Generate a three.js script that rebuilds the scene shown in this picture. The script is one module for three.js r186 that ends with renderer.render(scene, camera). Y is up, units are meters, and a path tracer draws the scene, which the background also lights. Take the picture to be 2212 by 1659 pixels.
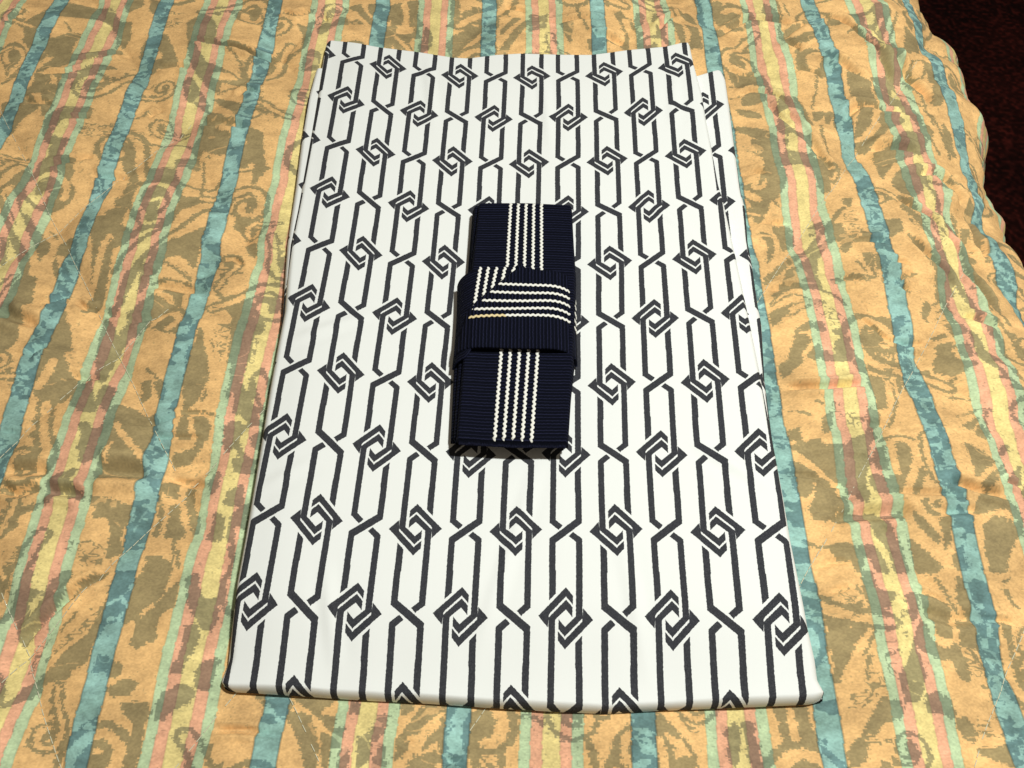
import * as THREE from 'three';
import { mergeGeometries } from 'three/addons/utils/BufferGeometryUtils.js';

// ---------------------------------------------------------------- camera, light, exposure
const scene = new THREE.Scene();
const camera = new THREE.PerspectiveCamera(46.0883, 4 / 3, 0.05, 30);
camera.position.set(0, 0.62, 0);
camera.up.set(-0.010393, 0.552802, -0.833248);
camera.lookAt(-0.0068948, 0.62 - 0.8333129, -0.5527586);
scene.background = new THREE.Color().setRGB(0.150, 0.128, 0.100);      // unseen dim room round the bed, lights the shadows evenly
const unseenLamp = new THREE.PointLight(new THREE.Color().setRGB(0.985, 1, 0.97), 8.3);   // unseen bulb, placed above right to light the bed and throw shadows left
unseenLamp.position.set(0.46, 1.50, -0.36);
unseenLamp.castShadow = true; unseenLamp.shadow.radius = 2.6; unseenLamp.shadow.mapSize.set(2048, 2048);
scene.add(unseenLamp);
const renderer = new THREE.WebGLRenderer({ antialias: true });
renderer.toneMapping = THREE.LinearToneMapping;
renderer.toneMappingExposure = 1;
renderer.shadowMap.enabled = true;

// ---------------------------------------------------------------- helpers
const TAB = new Float32Array(65536); { let s = 12345; for (let i = 0; i < 65536; i++) { s = (Math.imul(s, 1664525) + 1013904223) >>> 0; TAB[i] = s / 4294967296; } }
const hsh = (i, j, k = 0) => TAB[((Math.imul(i, 73856093) ^ Math.imul(j, 19349663) ^ Math.imul(k + 7, 83492791)) >>> 3) & 65535];
function vn(x, y, k = 0) {                                   // value noise 0..1
  const i = Math.floor(x), j = Math.floor(y), fx = x - i, fy = y - j, u = fx * fx * (3 - 2 * fx), v = fy * fy * (3 - 2 * fy);
  const a = hsh(i, j, k), b = hsh(i + 1, j, k), c = hsh(i, j + 1, k), d = hsh(i + 1, j + 1, k);
  return a + (b - a) * u + (c - a) * v + (a - b - c + d) * u * v;
}
const fbm = (x, y, k = 0, n = 3) => { let s = 0, a = 0.5, t = 0; for (let i = 0; i < n; i++) { s += a * vn(x, y, k + i * 11); t += a; a *= 0.5; x = x * 2.03 + 3.1; y = y * 2.03 + 1.7; } return s / t; };
const clamp = (x, a, b) => (x < a ? a : x > b ? b : x), ss = (a, b, x) => { const t = clamp((x - a) / (b - a), 0, 1); return t * t * (3 - 2 * t); }, mix = (a, b, t) => a + (b - a) * t;
function segDist(px, pz, ax, az, bx, bz) { const dx = bx - ax, dz = bz - az, t = clamp(((px - ax) * dx + (pz - az) * dz) / (dx * dx + dz * dz + 1e-12), 0, 1); return [Math.hypot(px - ax - t * dx, pz - az - t * dz), t]; }
function along(pl, t) {                                      // point at share t of a polyline's length
  let L = 0; const ls = [0]; for (let i = 1; i < pl.length; i++) { L += Math.hypot(pl[i][0] - pl[i - 1][0], pl[i][1] - pl[i - 1][1]); ls.push(L); }
  const d = clamp(t, 0, 1) * L; let i = 1; while (i < pl.length - 1 && ls[i] < d) i++;
  const f = (d - ls[i - 1]) / (ls[i] - ls[i - 1] + 1e-9); return [mix(pl[i - 1][0], pl[i][0], f), mix(pl[i - 1][1], pl[i][1], f)];
}
function gridGeometry(nx, ny, fn, uvfn, flip = false) {      // fn(i, j) -> [x, y, z]
  const p = new Float32Array(nx * ny * 3), uv = new Float32Array(nx * ny * 2), ix = [];
  for (let j = 0; j < ny; j++) for (let i = 0; i < nx; i++) { const k = j * nx + i, q = fn(i, j), w = uvfn(i, j, q); p.set(q, k * 3); uv.set(w, k * 2); }
  for (let j = 0; j < ny - 1; j++) for (let i = 0; i < nx - 1; i++) { const a = j * nx + i, b = a + 1, c = a + nx, d = c + 1; if (flip) ix.push(a, c, b, b, c, d); else ix.push(a, b, c, b, d, c); }
  const g = new THREE.BufferGeometry(); g.setAttribute('position', new THREE.BufferAttribute(p, 3)); g.setAttribute('uv', new THREE.BufferAttribute(uv, 2)); g.setIndex(ix); g.computeVertexNormals(); return g;
}
function mesh(name, g, m, parent = scene) { const o = new THREE.Mesh(g, m); o.name = name; o.castShadow = o.receiveShadow = true; parent.add(o); return o; }
function tag(o, label, category) { o.userData.label = label; if (category) o.userData.category = category; return o; }
const RW = THREE.RepeatWrapping;
function dataTex(w, h, fn, srgb) {
  const a = new Uint8Array(w * h * 4); for (let j = 0; j < h; j++) for (let i = 0; i < w; i++) { const c = fn(i, j), k = (j * w + i) * 4; a[k] = c[0]; a[k + 1] = c[1]; a[k + 2] = c[2]; a[k + 3] = 255; }
  const t = new THREE.DataTexture(a, w, h); t.wrapS = t.wrapT = RW; t.magFilter = THREE.LinearFilter; t.minFilter = THREE.LinearMipmapLinearFilter; t.generateMipmaps = true; if (srgb) t.colorSpace = THREE.SRGBColorSpace; t.needsUpdate = true; return t;
}

// ---------------------------------------------------------------- the floor beside the bed
{
  const t = dataTex(512, 512, (i, j) => { const n = vn(i / 2.2, j / 2.2, 3), m = fbm(i / 40, j / 40, 9), k = 0.45 + 0.8 * n * n + 0.5 * (m - 0.5); return [60 * k, 26 * k, 20 * k]; }, true);
  const b = dataTex(256, 256, (i, j) => { const v = 255 * vn(i / 2, j / 2, 5); return [v, v, v]; });
  t.repeat.set(3, 3); b.repeat.set(6, 6);
  const g = new THREE.PlaneGeometry(4, 4); g.rotateX(-Math.PI / 2);
  const f = mesh('floor', g, new THREE.MeshPhysicalMaterial({ specularIntensity: 0.1, map: t, bumpMap: b, bumpScale: 0.004, roughness: 1, color: new THREE.Color().setRGB(0.85, 0.62, 0.66) }));
  f.position.set(0.4, -0.5, -0.8); f.userData.kind = 'structure'; f.userData.label = 'dark maroon carpet beside the bed';
}

// ---------------------------------------------------------------- the bedspread: print
const TX0 = -0.84, TX1 = 0.636, TZ0 = -1.06, TZ1 = 0.0, TN = 2048;       // cloth area of one repeat of the print, metres
const mm2px = (x) => ((x / 1000 - TX0) / (TX1 - TX0)) * TN, mm2py = (z) => ((z / 1000 - TZ0) / (TZ1 - TZ0)) * TN;
const cv = document.createElement('canvas'); cv.width = cv.height = TN; const cx = cv.getContext('2d');
cx.fillStyle = '#000'; cx.fillRect(0, 0, TN, TN); cx.lineCap = cx.lineJoin = 'round';
function pathOf(a, closed) {
  const p = []; for (let i = 0; i < a.length; i += 2) p.push([mm2px(a[i]), mm2py(a[i + 1])]);
  cx.beginPath();
  if (closed) {                                                        // rounded corners: curve through the edge middles
    const n = p.length, md = (i) => [mix(p[i % n][0], p[(i + 1) % n][0], 0.5), mix(p[i % n][1], p[(i + 1) % n][1], 0.5)];
    cx.moveTo(...md(0)); for (let i = 1; i <= n; i++) { const q = p[i % n], m = md(i), b = md(i - 1); cx.lineTo(mix(b[0], q[0], 0.72), mix(b[1], q[1], 0.72)); cx.quadraticCurveTo(q[0], q[1], mix(q[0], m[0], 0.28), mix(q[1], m[1], 0.28)); } cx.closePath();
  } else {
    cx.moveTo(...p[0]); for (let i = 1; i < p.length - 1; i++) cx.quadraticCurveTo(p[i][0], p[i][1], mix(p[i][0], p[i + 1][0], i === p.length - 2 ? 1 : 0.5), mix(p[i][1], p[i + 1][1], i === p.length - 2 ? 1 : 0.5)); if (p.length === 2) cx.lineTo(...p[1]);
  }
}
const PXM = TN / (TX1 - TX0) / 1000;
cx.globalCompositeOperation = 'source-over';
const fillR = (v, a) => { cx.fillStyle = cx.strokeStyle = v; pathOf(a, true); cx.fill(); cx.lineWidth = v === '#f00' ? 3.4 : 2; cx.stroke(); };
const lineR = (v, w, a) => { cx.strokeStyle = v; cx.lineWidth = Math.max(3.6, w * PXM * 1.2); pathOf(a, false); cx.stroke(); };
const D = (...a) => fillR('#f00', a), L = (...a) => fillR('#000', a), DS = (w, ...a) => lineR('#f00', w, a), LS = (w, ...a) => lineR('#000', w * 1.3, a);
const spots = []; const SP = (...a) => spots.push(a);
// the damask figure of the print: dark leaves, scrolls and stems (D, DS), among them painted shade of creases, light ones on top (L, LS), scribbled shading (SP); millimetres on the cloth
D(-550,-893,-533,-916,-522,-929,-481,-925,-469,-921,-451,-895,-438,-893,-436,-869,-441,-854,-449,-873,-462,-894,-476,-901,-528,-900,-538,-889,-535,-868,-529,-858,-510,-862,-500,-872,-488,-870,-493,-847,-488,-833,-475,-837,-441,-850,-439,-844,-482,-825,-494,-815,-511,-806,-519,-804,-503,-829,-517,-830,-518,-818,-537,-843,-550,-861,-558,-882);
LS(3.0,-550,-861,-558,-885,-558,-907,-549,-920,-534,-929);
D(-565,-842,-554,-846,-546,-838,-545,-824,-550,-812,-548,-798,-555,-814);
D(-537,-843,-528,-841,-525,-822,-540,-796,-552,-788,-547,-794,-535,-814,-529,-814);
D(-519,-802,-495,-799,-476,-807,-459,-817,-435,-815,-454,-807,-449,-795,-469,-797,-482,-791,-488,-776,-486,-749,-489,-733,-498,-755,-511,-738,-521,-714,-531,-725,-539,-749,-532,-767,-520,-777,-514,-787);
L(-513,-771,-504,-772,-496,-758,-503,-758);
L(-499,-797,-492,-793,-490,-783,-496,-785);
D(-544,-763,-519,-762,-497,-753,-503,-743,-514,-727,-521,-712,-530,-721);
D(-473,-749,-454,-748,-443,-748,-441,-731,-456,-733,-467,-729,-473,-720,-476,-708,-466,-703,-454,-701,-459,-685,-455,-677,-441,-674,-439,-655,-440,-645,-449,-658,-459,-662,-472,-661,-476,-658,-476,-670,-469,-680,-470,-696,-477,-699,-483,-709,-486,-727,-480,-742);
D(-474,-645,-470,-653,-459,-653,-450,-645,-446,-632,-451,-629,-455,-640,-464,-639,-469,-626,-468,-619,-473,-619,-476,-635);
D(-505,-645,-497,-648,-488,-658,-475,-658,-479,-640,-475,-619,-490,-619,-494,-632,-502,-635);
D(-413,-867,-394,-872,-381,-844,-370,-820,-391,-818,-397,-806,-402,-816,-417,-840,-417,-852);
L(-404,-842,-401,-848,-394,-842,-390,-832,-398,-830);
L(-416,-830,-409,-834,-404,-820,-407,-816);
D(-452,-935,-434,-935,-432,-921,-446,-912,-453,-926);
D(-411,-935,-406,-935,-405,-920,-412,-929);
D(-372,-891,-361,-905,-350,-902,-339,-881,-341,-866,-331,-855,-314,-854,-289,-844,-289,-839,-324,-851,-337,-849,-359,-855,-347,-835,-342,-825,-324,-817,-303,-805,-291,-797,-294,-791,-320,-795,-319,-778,-331,-785,-348,-808,-356,-816,-366,-845);
L(-353,-851,-336,-847,-326,-819,-338,-825,-349,-839);
L(-329,-809,-311,-809,-303,-801,-320,-797,-329,-799);
D(-358,-789,-353,-800,-338,-779,-327,-761,-328,-753,-339,-760,-350,-766);
D(-315,-772,-293,-761,-293,-742,-305,-751,-321,-770);
D(-329,-757,-316,-744,-302,-733,-292,-731,-293,-726,-306,-724,-307,-713,-293,-710,-294,-693,-302,-701,-315,-697,-321,-682,-331,-696,-322,-710,-324,-722,-329,-727,-320,-740);
LS(4.3,-371,-861,-363,-824,-348,-801,-333,-777,-312,-755,-291,-735);
D(-342,-680,-322,-682,-317,-663,-319,-663,-332,-668,-340,-666);
D(-275,-717,-260,-710,-252,-664,-261,-667,-266,-686,-277,-707);
D(-280,-681,-274,-688,-268,-672,-268,-662,-277,-664);
DS(1.3,-415,-796,-403,-788,-396,-781,-391,-790);
DS(1.2,-415,-754,-405,-734,-394,-734,-384,-745);
DS(1.4,-416,-701,-406,-712,-418,-724);
DS(1.2,-396,-707,-383,-716,-385,-700,-354,-702,-340,-704,-328,-694);
D(-400,-691,-394,-686,-384,-669,-382,-654,-389,-662);
D(-385,-663,-376,-659,-364,-664,-341,-666,-335,-650,-326,-631,-327,-624,-336,-635,-349,-645,-361,-641,-368,-630,-372,-621,-378,-621,-378,-638);
D(-362,-621,-357,-630,-348,-630,-338,-621);
SP(-474,-795,-461,-795,-453,-768,-468,-768);
SP(-450,-724,-410,-726,-409,-702,-446,-706);
SP(-401,-718,-384,-718,-376,-697,-393,-698);
D(-488,-619,-478,-619,-472,-601,-457,-599,-450,-589,-441,-584,-435,-580,-434,-562,-434,-553,-434,-525,-432,-517,-442,-530,-453,-552,-463,-560,-472,-569,-471,-582,-474,-593,-485,-604);
LS(4.9,-470,-582,-454,-563,-439,-542,-435,-525);
LS(4.5,-476,-613,-462,-604,-451,-586,-437,-572);
LS(3.4,-468,-619,-460,-601);
LS(3.4,-447,-604,-444,-590,-435,-586);
D(-453,-552,-440,-523,-432,-514,-431,-495,-433,-482,-426,-455,-428,-443,-432,-438,-436,-435,-454,-489,-452,-503,-450,-514,-443,-522);
D(-416,-561,-408,-559,-402,-542,-400,-520,-404,-509,-410,-509,-406,-525,-408,-536,-415,-549);
D(-414,-601,-407,-598,-405,-586,-400,-567,-405,-571,-412,-583);
D(-400,-589,-389,-597,-387,-600,-387,-590,-392,-576,-396,-564,-398,-579);
D(-393,-548,-389,-557,-376,-563,-370,-570,-373,-578,-367,-575,-361,-569,-373,-557,-377,-544,-377,-531,-376,-517,-375,-502,-379,-509,-381,-526,-383,-547,-389,-534,-391,-524,-393,-530);
DS(2.3,-394,-514,-392,-501,-383,-493,-373,-489);
DS(1.7,-415,-492,-407,-497,-401,-502);
DS(1.5,-392,-524,-385,-506);
D(-388,-620,-376,-621,-372,-603,-372,-584,-361,-576,-353,-579,-355,-593,-361,-604,-364,-621,-354,-621,-350,-605,-343,-595,-346,-612,-338,-609,-338,-621,-333,-616,-332,-593,-338,-586,-343,-574,-349,-573,-362,-560,-372,-554,-375,-537,-379,-543,-372,-570,-381,-576,-380,-605);
D(-326,-621,-297,-622,-309,-612,-327,-596,-331,-590,-330,-607);
D(-359,-483,-359,-518,-349,-529,-341,-540,-330,-560,-310,-575,-296,-585,-295,-568,-294,-536,-304,-546,-313,-551,-330,-549,-340,-543,-341,-529,-346,-515,-346,-497,-350,-491,-355,-483);
DS(4.9,-363,-526,-358,-556,-343,-571,-329,-581,-296,-604);
LS(3.1,-362,-556,-349,-573,-330,-587,-296,-617);
LS(4.9,-360,-520,-351,-543,-327,-565,-311,-581,-296,-600);
D(-340,-529,-331,-532,-328,-526,-338,-519);
DS(0.9,-330,-543,-314,-539,-294,-521);
DS(0.8,-328,-515,-316,-523,-293,-517);
D(-314,-510,-298,-509,-299,-494,-303,-495,-307,-505,-314,-506);
D(-326,-491,-320,-496,-314,-491,-315,-483,-326,-478,-325,-465,-330,-461,-336,-460,-342,-449,-344,-441,-346,-458,-338,-475,-328,-486);
D(-317,-470,-316,-477,-306,-472,-292,-468,-291,-458,-300,-464,-317,-466);
D(-305,-481,-296,-483,-297,-474,-305,-477);
D(-361,-477,-352,-471,-347,-462,-345,-441,-344,-427,-344,-410,-352,-415,-357,-439,-360,-462);
D(-403,-481,-395,-483,-392,-468,-381,-448,-375,-432,-369,-425,-374,-422,-387,-439,-391,-441,-389,-427,-381,-417,-371,-414,-377,-403,-385,-396,-403,-402,-404,-396,-405,-407,-406,-418,-400,-423,-398,-439,-400,-442,-407,-426,-408,-440,-407,-449,-403,-458,-403,-472);
D(-367,-415,-359,-417,-353,-408,-346,-397,-363,-396);
D(-271,-510,-264,-505,-254,-494,-243,-496,-240,-492,-247,-484,-240,-474,-247,-476,-257,-493);
DS(1.3,-277,-551,-265,-551,-252,-543);
D(-274,-606,-267,-614,-258,-602,-258,-587,-268,-588,-268,-602);
D(-254,-570,-245,-572,-243,-554,-249,-556);
D(-272,-462,-265,-459,-259,-445,-254,-422,-259,-404,-260,-398,-270,-397,-270,-409,-268,-416,-271,-429,-266,-437,-273,-449);
SP(-269,-492,-258,-485,-247,-466,-247,-441,-250,-428,-257,-453,-267,-478);
SP(-315,-540,-296,-529,-293,-518,-306,-527);
D(-247,-472,-240,-474,-237,-441,-242,-429,-243,-449);
D(-231,-478,-222,-480,-220,-469,-228,-453,-233,-456);
SP(-234,-456,-221,-469,-223,-429,-232,-429);
D(-222,-419,-214,-429,-209,-398,-221,-398);
D(-310,-409,-305,-412,-304,-397,-308,-397);
DS(1.0,-311,-424,-302,-417,-292,-408);
D(-407,-417,-372,-417,-372,-402,-387,-398,-394,-403,-405,-404);
D(-365,-410,-358,-414,-352,-418,-354,-410,-343,-397,-341,-385,-343,-379,-354,-381,-359,-386,-364,-387,-366,-400);
LS(2.5,-356,-418,-350,-406,-343,-392);
D(-344,-408,-333,-405,-332,-392,-332,-379,-336,-385,-343,-392);
D(-324,-388,-311,-384,-299,-375,-291,-379,-290,-361,-287,-337,-287,-327,-293,-319,-307,-322,-325,-320,-326,-330,-320,-346,-319,-351,-323,-363,-330,-377,-328,-386);
D(-337,-363,-331,-364,-330,-377,-323,-368,-321,-353,-328,-339,-330,-337,-338,-333,-341,-339,-342,-354,-349,-368);
LS(3.8,-322,-368,-305,-351,-289,-334);
LS(2.1,-320,-352,-319,-341,-320,-333);
D(-350,-368,-342,-367,-343,-358,-338,-345,-345,-345,-343,-354);
D(-341,-328,-343,-318,-340,-312,-331,-307,-330,-302,-338,-301,-345,-310,-352,-308,-352,-300,-357,-299,-361,-316,-350,-324);
D(-323,-304,-307,-302,-297,-298,-291,-297,-290,-286,-295,-278,-296,-269,-292,-262,-301,-256,-301,-274,-304,-285,-310,-288,-317,-287,-316,-296,-323,-299);
D(-384,-289,-382,-294,-370,-296,-362,-299,-363,-294,-374,-291,-377,-285,-374,-280,-380,-276,-383,-274);
DS(3.6,-396,-311,-388,-308);
D(-377,-308,-367,-314,-366,-307,-377,-306);
SP(-325,-267,-315,-269,-303,-264,-304,-251,-318,-249);
SP(-380,-261,-363,-265,-360,-250,-375,-248);
SP(-399,-345,-382,-349,-374,-340,-394,-339);
SP(-335,-267,-327,-269,-327,-260,-333,-259);
D(-311,-411,-304,-411,-303,-395,-308,-392);
D(-300,-411,-291,-404,-289,-393,-293,-394);
D(-272,-413,-261,-419,-260,-396,-265,-384,-269,-376,-270,-395);
DS(1.4,-251,-412,-257,-391);
D(-270,-372,-264,-377,-264,-366,-261,-358,-270,-357,-271,-365);
D(-259,-376,-250,-377,-245,-369,-247,-356,-255,-357,-258,-367);
D(-255,-355,-248,-355,-255,-342,-261,-336,-271,-336,-270,-346,-264,-346);
DS(1.3,-268,-380,-255,-383,-241,-376);
D(-231,-373,-222,-374,-218,-364,-222,-358,-229,-347,-234,-355);
D(-216,-370,-210,-370,-205,-351,-210,-351,-214,-347,-221,-348,-220,-355,-214,-362);
D(-224,-340,-209,-342,-205,-328,-220,-329);
D(-232,-412,-219,-396,-208,-375,-211,-371,-217,-373,-226,-383,-230,-379,-230,-396);
D(-273,-319,-263,-321,-261,-310,-269,-309);
D(-255,-316,-250,-315,-248,-301,-244,-291,-251,-297,-255,-308);
D(-266,-301,-262,-304,-254,-290,-249,-277,-252,-273,-262,-274,-263,-289);
D(-271,-279,-270,-291,-266,-276,-272,-274);
D(-274,-311,-274,-319,-272,-301,-270,-291,-273,-294);
D(-249,-296,-241,-291,-239,-282,-241,-277,-245,-285);
D(-237,-321,-233,-332,-230,-316,-235,-309);
D(-220,-313,-212,-317,-209,-303,-215,-300,-222,-301);
D(-229,-280,-228,-294,-221,-289,-220,-272,-224,-273,-231,-274);
D(-216,-290,-212,-299,-205,-301,-204,-271,-212,-270,-217,-276);
D(-271,-257,-262,-257,-253,-251,-250,-246,-271,-246,-268,-252);
DS(0.9,-255,-272,-250,-247);
DS(0.9,-249,-262,-245,-247);
D(-364,-239,-354,-245,-351,-244,-350,-230,-342,-231,-336,-228,-338,-227,-345,-227,-349,-222,-346,-214,-343,-208,-343,-199,-347,-192,-354,-208,-358,-213,-363,-227);
D(-326,-245,-322,-244,-324,-231,-329,-220,-335,-214,-342,-204,-343,-211,-337,-226,-335,-237);
D(-308,-242,-297,-245,-297,-243,-311,-235,-318,-224,-320,-224,-316,-233);  // dark line, paints the shade along a seam
D(-335,-163,-328,-168,-317,-178,-310,-190,-301,-198,-294,-201,-295,-193,-294,-180,-300,-177,-305,-174,-304,-170,-316,-169,-322,-167,-324,-162,-328,-160,-329,-156,-339,-152,-343,-148,-344,-151,-337,-157);
SP(-328,-185,-319,-196,-304,-209,-294,-222,-292,-214,-303,-201,-317,-190,-325,-180);
SP(-305,-220,-301,-228,-294,-224,-301,-216);
DS(0.7,-321,-204,-316,-210,-312,-215);
SP(-337,-198,-329,-196,-333,-173,-337,-173);
SP(-369,-239,-364,-244,-362,-228,-367,-228);
SP(-293,-240,-278,-235,-290,-220,-293,-222);
D(-271,-243,-265,-246,-251,-246,-251,-237,-254,-224,-263,-216,-266,-210,-275,-207,-277,-222,-275,-235);
D(-248,-229,-243,-236,-242,-219,-247,-217,-252,-209,-251,-194,-256,-194,-260,-189,-266,-193,-264,-200,-266,-208,-255,-216,-251,-224);
D(-277,-181,-269,-177,-269,-174,-271,-169,-276,-171,-277,-178);
D(-273,-163,-262,-168,-254,-164,-256,-161,-259,-157,-265,-156,-274,-160);
D(-293,-219,-278,-226,-278,-215,-287,-208,-294,-191,-298,-200);
D(-287,-185,-277,-182,-276,-175,-287,-172);
D(-262,-151,-246,-153,-242,-147,-245,-138,-245,-128,-244,-112,-253,-112,-251,-119,-250,-128,-250,-140,-258,-146);
D(-236,-159,-228,-162,-227,-165,-222,-165,-215,-159,-220,-155,-228,-148,-233,-142,-237,-142,-238,-152);
D(-237,-241,-230,-244,-229,-233,-224,-226,-213,-227,-212,-213,-214,-204,-219,-204,-226,-213,-233,-225);
D(-231,-204,-225,-207,-221,-197,-224,-187,-227,-181,-231,-182,-229,-192);
D(-215,-180,-205,-184,-206,-171,-208,-163,-216,-165,-217,-172);
D(-234,-179,-228,-181,-227,-173,-234,-173);
D(218,-930,229,-934,233,-921,220,-918);
D(249,-910,270,-910,265,-899,251,-899,243,-901,227,-890,218,-877,216,-886,231,-901);
D(278,-939,291,-931,292,-910,278,-913,274,-924);
DS(1.9,293,-944,297,-926,294,-911);
DS(1.9,301,-940,305,-924);
D(303,-900,314,-906,308,-893,292,-880,288,-884);
D(291,-878,302,-876,314,-883,328,-883,324,-876,319,-868,307,-863,294,-870);
D(301,-847,315,-855,330,-837,332,-829,330,-809,319,-805,311,-811,297,-816,296,-828);
L(309,-841,318,-847,324,-841,320,-823,312,-815,306,-823);
D(221,-820,233,-816,253,-812,259,-816,261,-802,262,-783,274,-779,279,-766,289,-759,289,-766,278,-777,269,-781,260,-789,254,-796,233,-792,224,-808);
D(220,-777,236,-781,231,-769,233,-762,249,-766,256,-772,254,-779,239,-785);
D(224,-758,238,-753,246,-747,246,-740,235,-742,226,-749);
D(223,-732,235,-729,255,-719,258,-706,257,-689,263,-684,247,-667,247,-679,244,-691,247,-699,241,-708,228,-718,223,-722);
D(272,-774,283,-778,286,-764,275,-759,264,-747,267,-737,278,-730,283,-717,291,-714,292,-696,300,-690,303,-673,299,-664,298,-688,287,-683,286,-671,286,-683,275,-686,263,-681,259,-682,266,-698,264,-713,260,-724,265,-740,261,-747);
L(271,-755,282,-755,284,-739,278,-742,272,-748);
L(266,-740,276,-733,284,-719,276,-724,268,-733);
L(269,-715,279,-708,288,-698,287,-688,275,-693,267,-694);
DS(4.9,289,-781,294,-750,297,-732);
D(265,-682,287,-684,288,-668,297,-668,297,-645,287,-640,287,-654,282,-664,273,-674,264,-671);
D(249,-674,259,-674,251,-662,246,-644,246,-628,222,-628,223,-637,240,-642,242,-659,238,-667);
D(303,-681,308,-671,309,-655,304,-650,302,-663);
D(305,-759,316,-757,308,-746,302,-741);
D(317,-757,323,-756,316,-741,314,-739);
D(323,-752,331,-748,329,-730,323,-737);
DS(1.9,307,-734,305,-716,307,-705);
D(340,-909,355,-907,371,-894,380,-873,391,-844,395,-822,395,-800,391,-787,382,-794,371,-806,390,-810,389,-826,383,-846,373,-873,358,-896,343,-894);
D(364,-920,394,-923,403,-936,411,-932,417,-923,407,-897,399,-873,400,-858,398,-838,392,-852,382,-883,374,-909);
L(387,-916,397,-921,396,-905,387,-901);
LS(2.7,405,-910,395,-888);
LS(3.2,382,-898,392,-886,398,-869);
LS(3.1,343,-918,360,-907,369,-888,381,-858,390,-830,394,-806);
D(346,-813,360,-809,371,-800,367,-788,369,-767,358,-767,361,-788,357,-805,358,-775,355,-763,347,-775);
D(374,-798,390,-783,400,-779,409,-764,414,-742,408,-735,403,-749,397,-755,386,-747,394,-742,380,-731,368,-725,369,-742,375,-764,388,-769,380,-775,373,-779);
L(378,-766,392,-766,400,-757,388,-758,378,-762);
D(350,-756,361,-762,360,-749,358,-738,348,-727,342,-723);
D(339,-716,361,-723,368,-731,372,-725,357,-713,350,-704,345,-707);
D(357,-702,377,-708,385,-720,404,-728,410,-715,404,-699,390,-692,382,-689,369,-680,362,-672,355,-652,352,-668);
D(365,-665,382,-669,387,-659,380,-649,371,-639,362,-642,361,-655);
D(431,-901,438,-897,448,-891,439,-859,432,-863,425,-855,426,-873);
DS(2.8,427,-842,438,-851,441,-834,432,-814,421,-814,420,-828,427,-842);
D(442,-842,453,-830,451,-814,440,-808,442,-826);
D(452,-902,466,-893,470,-919,467,-937,462,-933);
D(409,-842,413,-826,404,-806,401,-814);
D(395,-822,400,-810,400,-798,392,-798);
D(443,-810,453,-803,441,-774,433,-770,437,-791);
D(437,-746,444,-728,439,-698,433,-707);
D(417,-738,422,-728,414,-715,406,-731);
DS(2.8,404,-676,412,-661,419,-646,427,-634);
D(223,-627,230,-620,231,-608,226,-599,221,-600);
D(224,-587,234,-584,236,-568,232,-553,225,-544,230,-559,230,-572,226,-581);
D(237,-594,254,-594,257,-584,255,-572,242,-565,242,-582);
DS(5.4,223,-530,235,-543,253,-559,262,-563,277,-568,288,-574);
D(236,-525,255,-538,262,-525,252,-514,233,-519);
D(257,-545,266,-558,274,-568,284,-575,287,-574,274,-558,268,-539,269,-517,260,-516,257,-532);
D(272,-593,284,-598,281,-589,272,-583);
D(287,-593,299,-592,302,-577,304,-571,298,-558,294,-561,294,-571,286,-575);
DS(1.5,281,-527,293,-533,304,-531,311,-526);
DS(1.7,313,-553,317,-540,318,-529);
D(312,-555,320,-553,318,-540,313,-541);
D(323,-551,330,-551,325,-537,321,-537);
DS(1.1,305,-547,312,-534);
DS(1.1,331,-544,325,-529,327,-521);
DS(1.1,335,-523,341,-528,354,-531);
DS(1.3,336,-521,346,-514);
D(307,-626,315,-626,312,-615,307,-620);
D(329,-625,335,-625,330,-615);
SP(303,-610,315,-611,315,-586,307,-571,302,-591);
SP(328,-612,337,-611,334,-586,324,-580);
D(316,-585,319,-577,329,-577,333,-569,316,-570,304,-568,304,-577,313,-571);
DS(2.1,223,-502,233,-515,243,-520,251,-521);
DS(0.9,222,-499,236,-509,249,-509,256,-503);
D(221,-491,232,-497,237,-491,229,-486,223,-478,220,-477);
D(241,-472,252,-480,254,-473,247,-469,242,-466,246,-464,247,-456,240,-448,237,-434,220,-422,219,-434,229,-440,235,-455,238,-467);
D(251,-456,256,-453,255,-443,250,-438,243,-441,247,-448);
SP(257,-508,272,-498,284,-485,285,-472,272,-475,259,-492);
D(256,-479,263,-479,263,-468,256,-470);
D(270,-471,279,-470,277,-465,270,-466);
D(272,-460,286,-460,293,-447,290,-426,284,-429,282,-439,271,-437,263,-438,255,-437,256,-447,267,-446);
D(294,-492,301,-488,310,-473,315,-464,306,-469,296,-484);
D(311,-490,321,-486,320,-475,313,-479);
D(327,-486,335,-487,332,-478,325,-474);
D(328,-467,337,-474,334,-454,322,-455);
SP(305,-464,315,-460,316,-435,312,-416,304,-423,303,-448);
SP(328,-450,336,-450,333,-424,322,-419);
DS(1.8,316,-460,319,-440,316,-412);
DS(1.6,324,-460,324,-436,321,-412);
D(291,-424,301,-424,300,-405,291,-404);
D(338,-594,352,-594,350,-578,339,-572,335,-583);
D(359,-628,370,-625,381,-605,375,-610,366,-619);
SP(362,-605,373,-599,383,-578,382,-566,368,-579,360,-594);
D(354,-575,360,-569,366,-563,368,-550,375,-541,386,-539,391,-527,391,-519,385,-516,371,-509,376,-532,370,-542,362,-562);
D(360,-506,362,-499,354,-486,355,-481,351,-491);
DS(1.3,367,-494,377,-502,382,-505);
SP(365,-489,386,-497,380,-487,365,-481);
D(371,-480,383,-479,386,-474,381,-469,374,-467);
D(356,-467,367,-470,367,-467,357,-464);
D(358,-458,370,-461,372,-446,383,-441,379,-433,369,-436,364,-439,356,-436);
D(375,-458,383,-458,386,-451,381,-446,376,-450);
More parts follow.
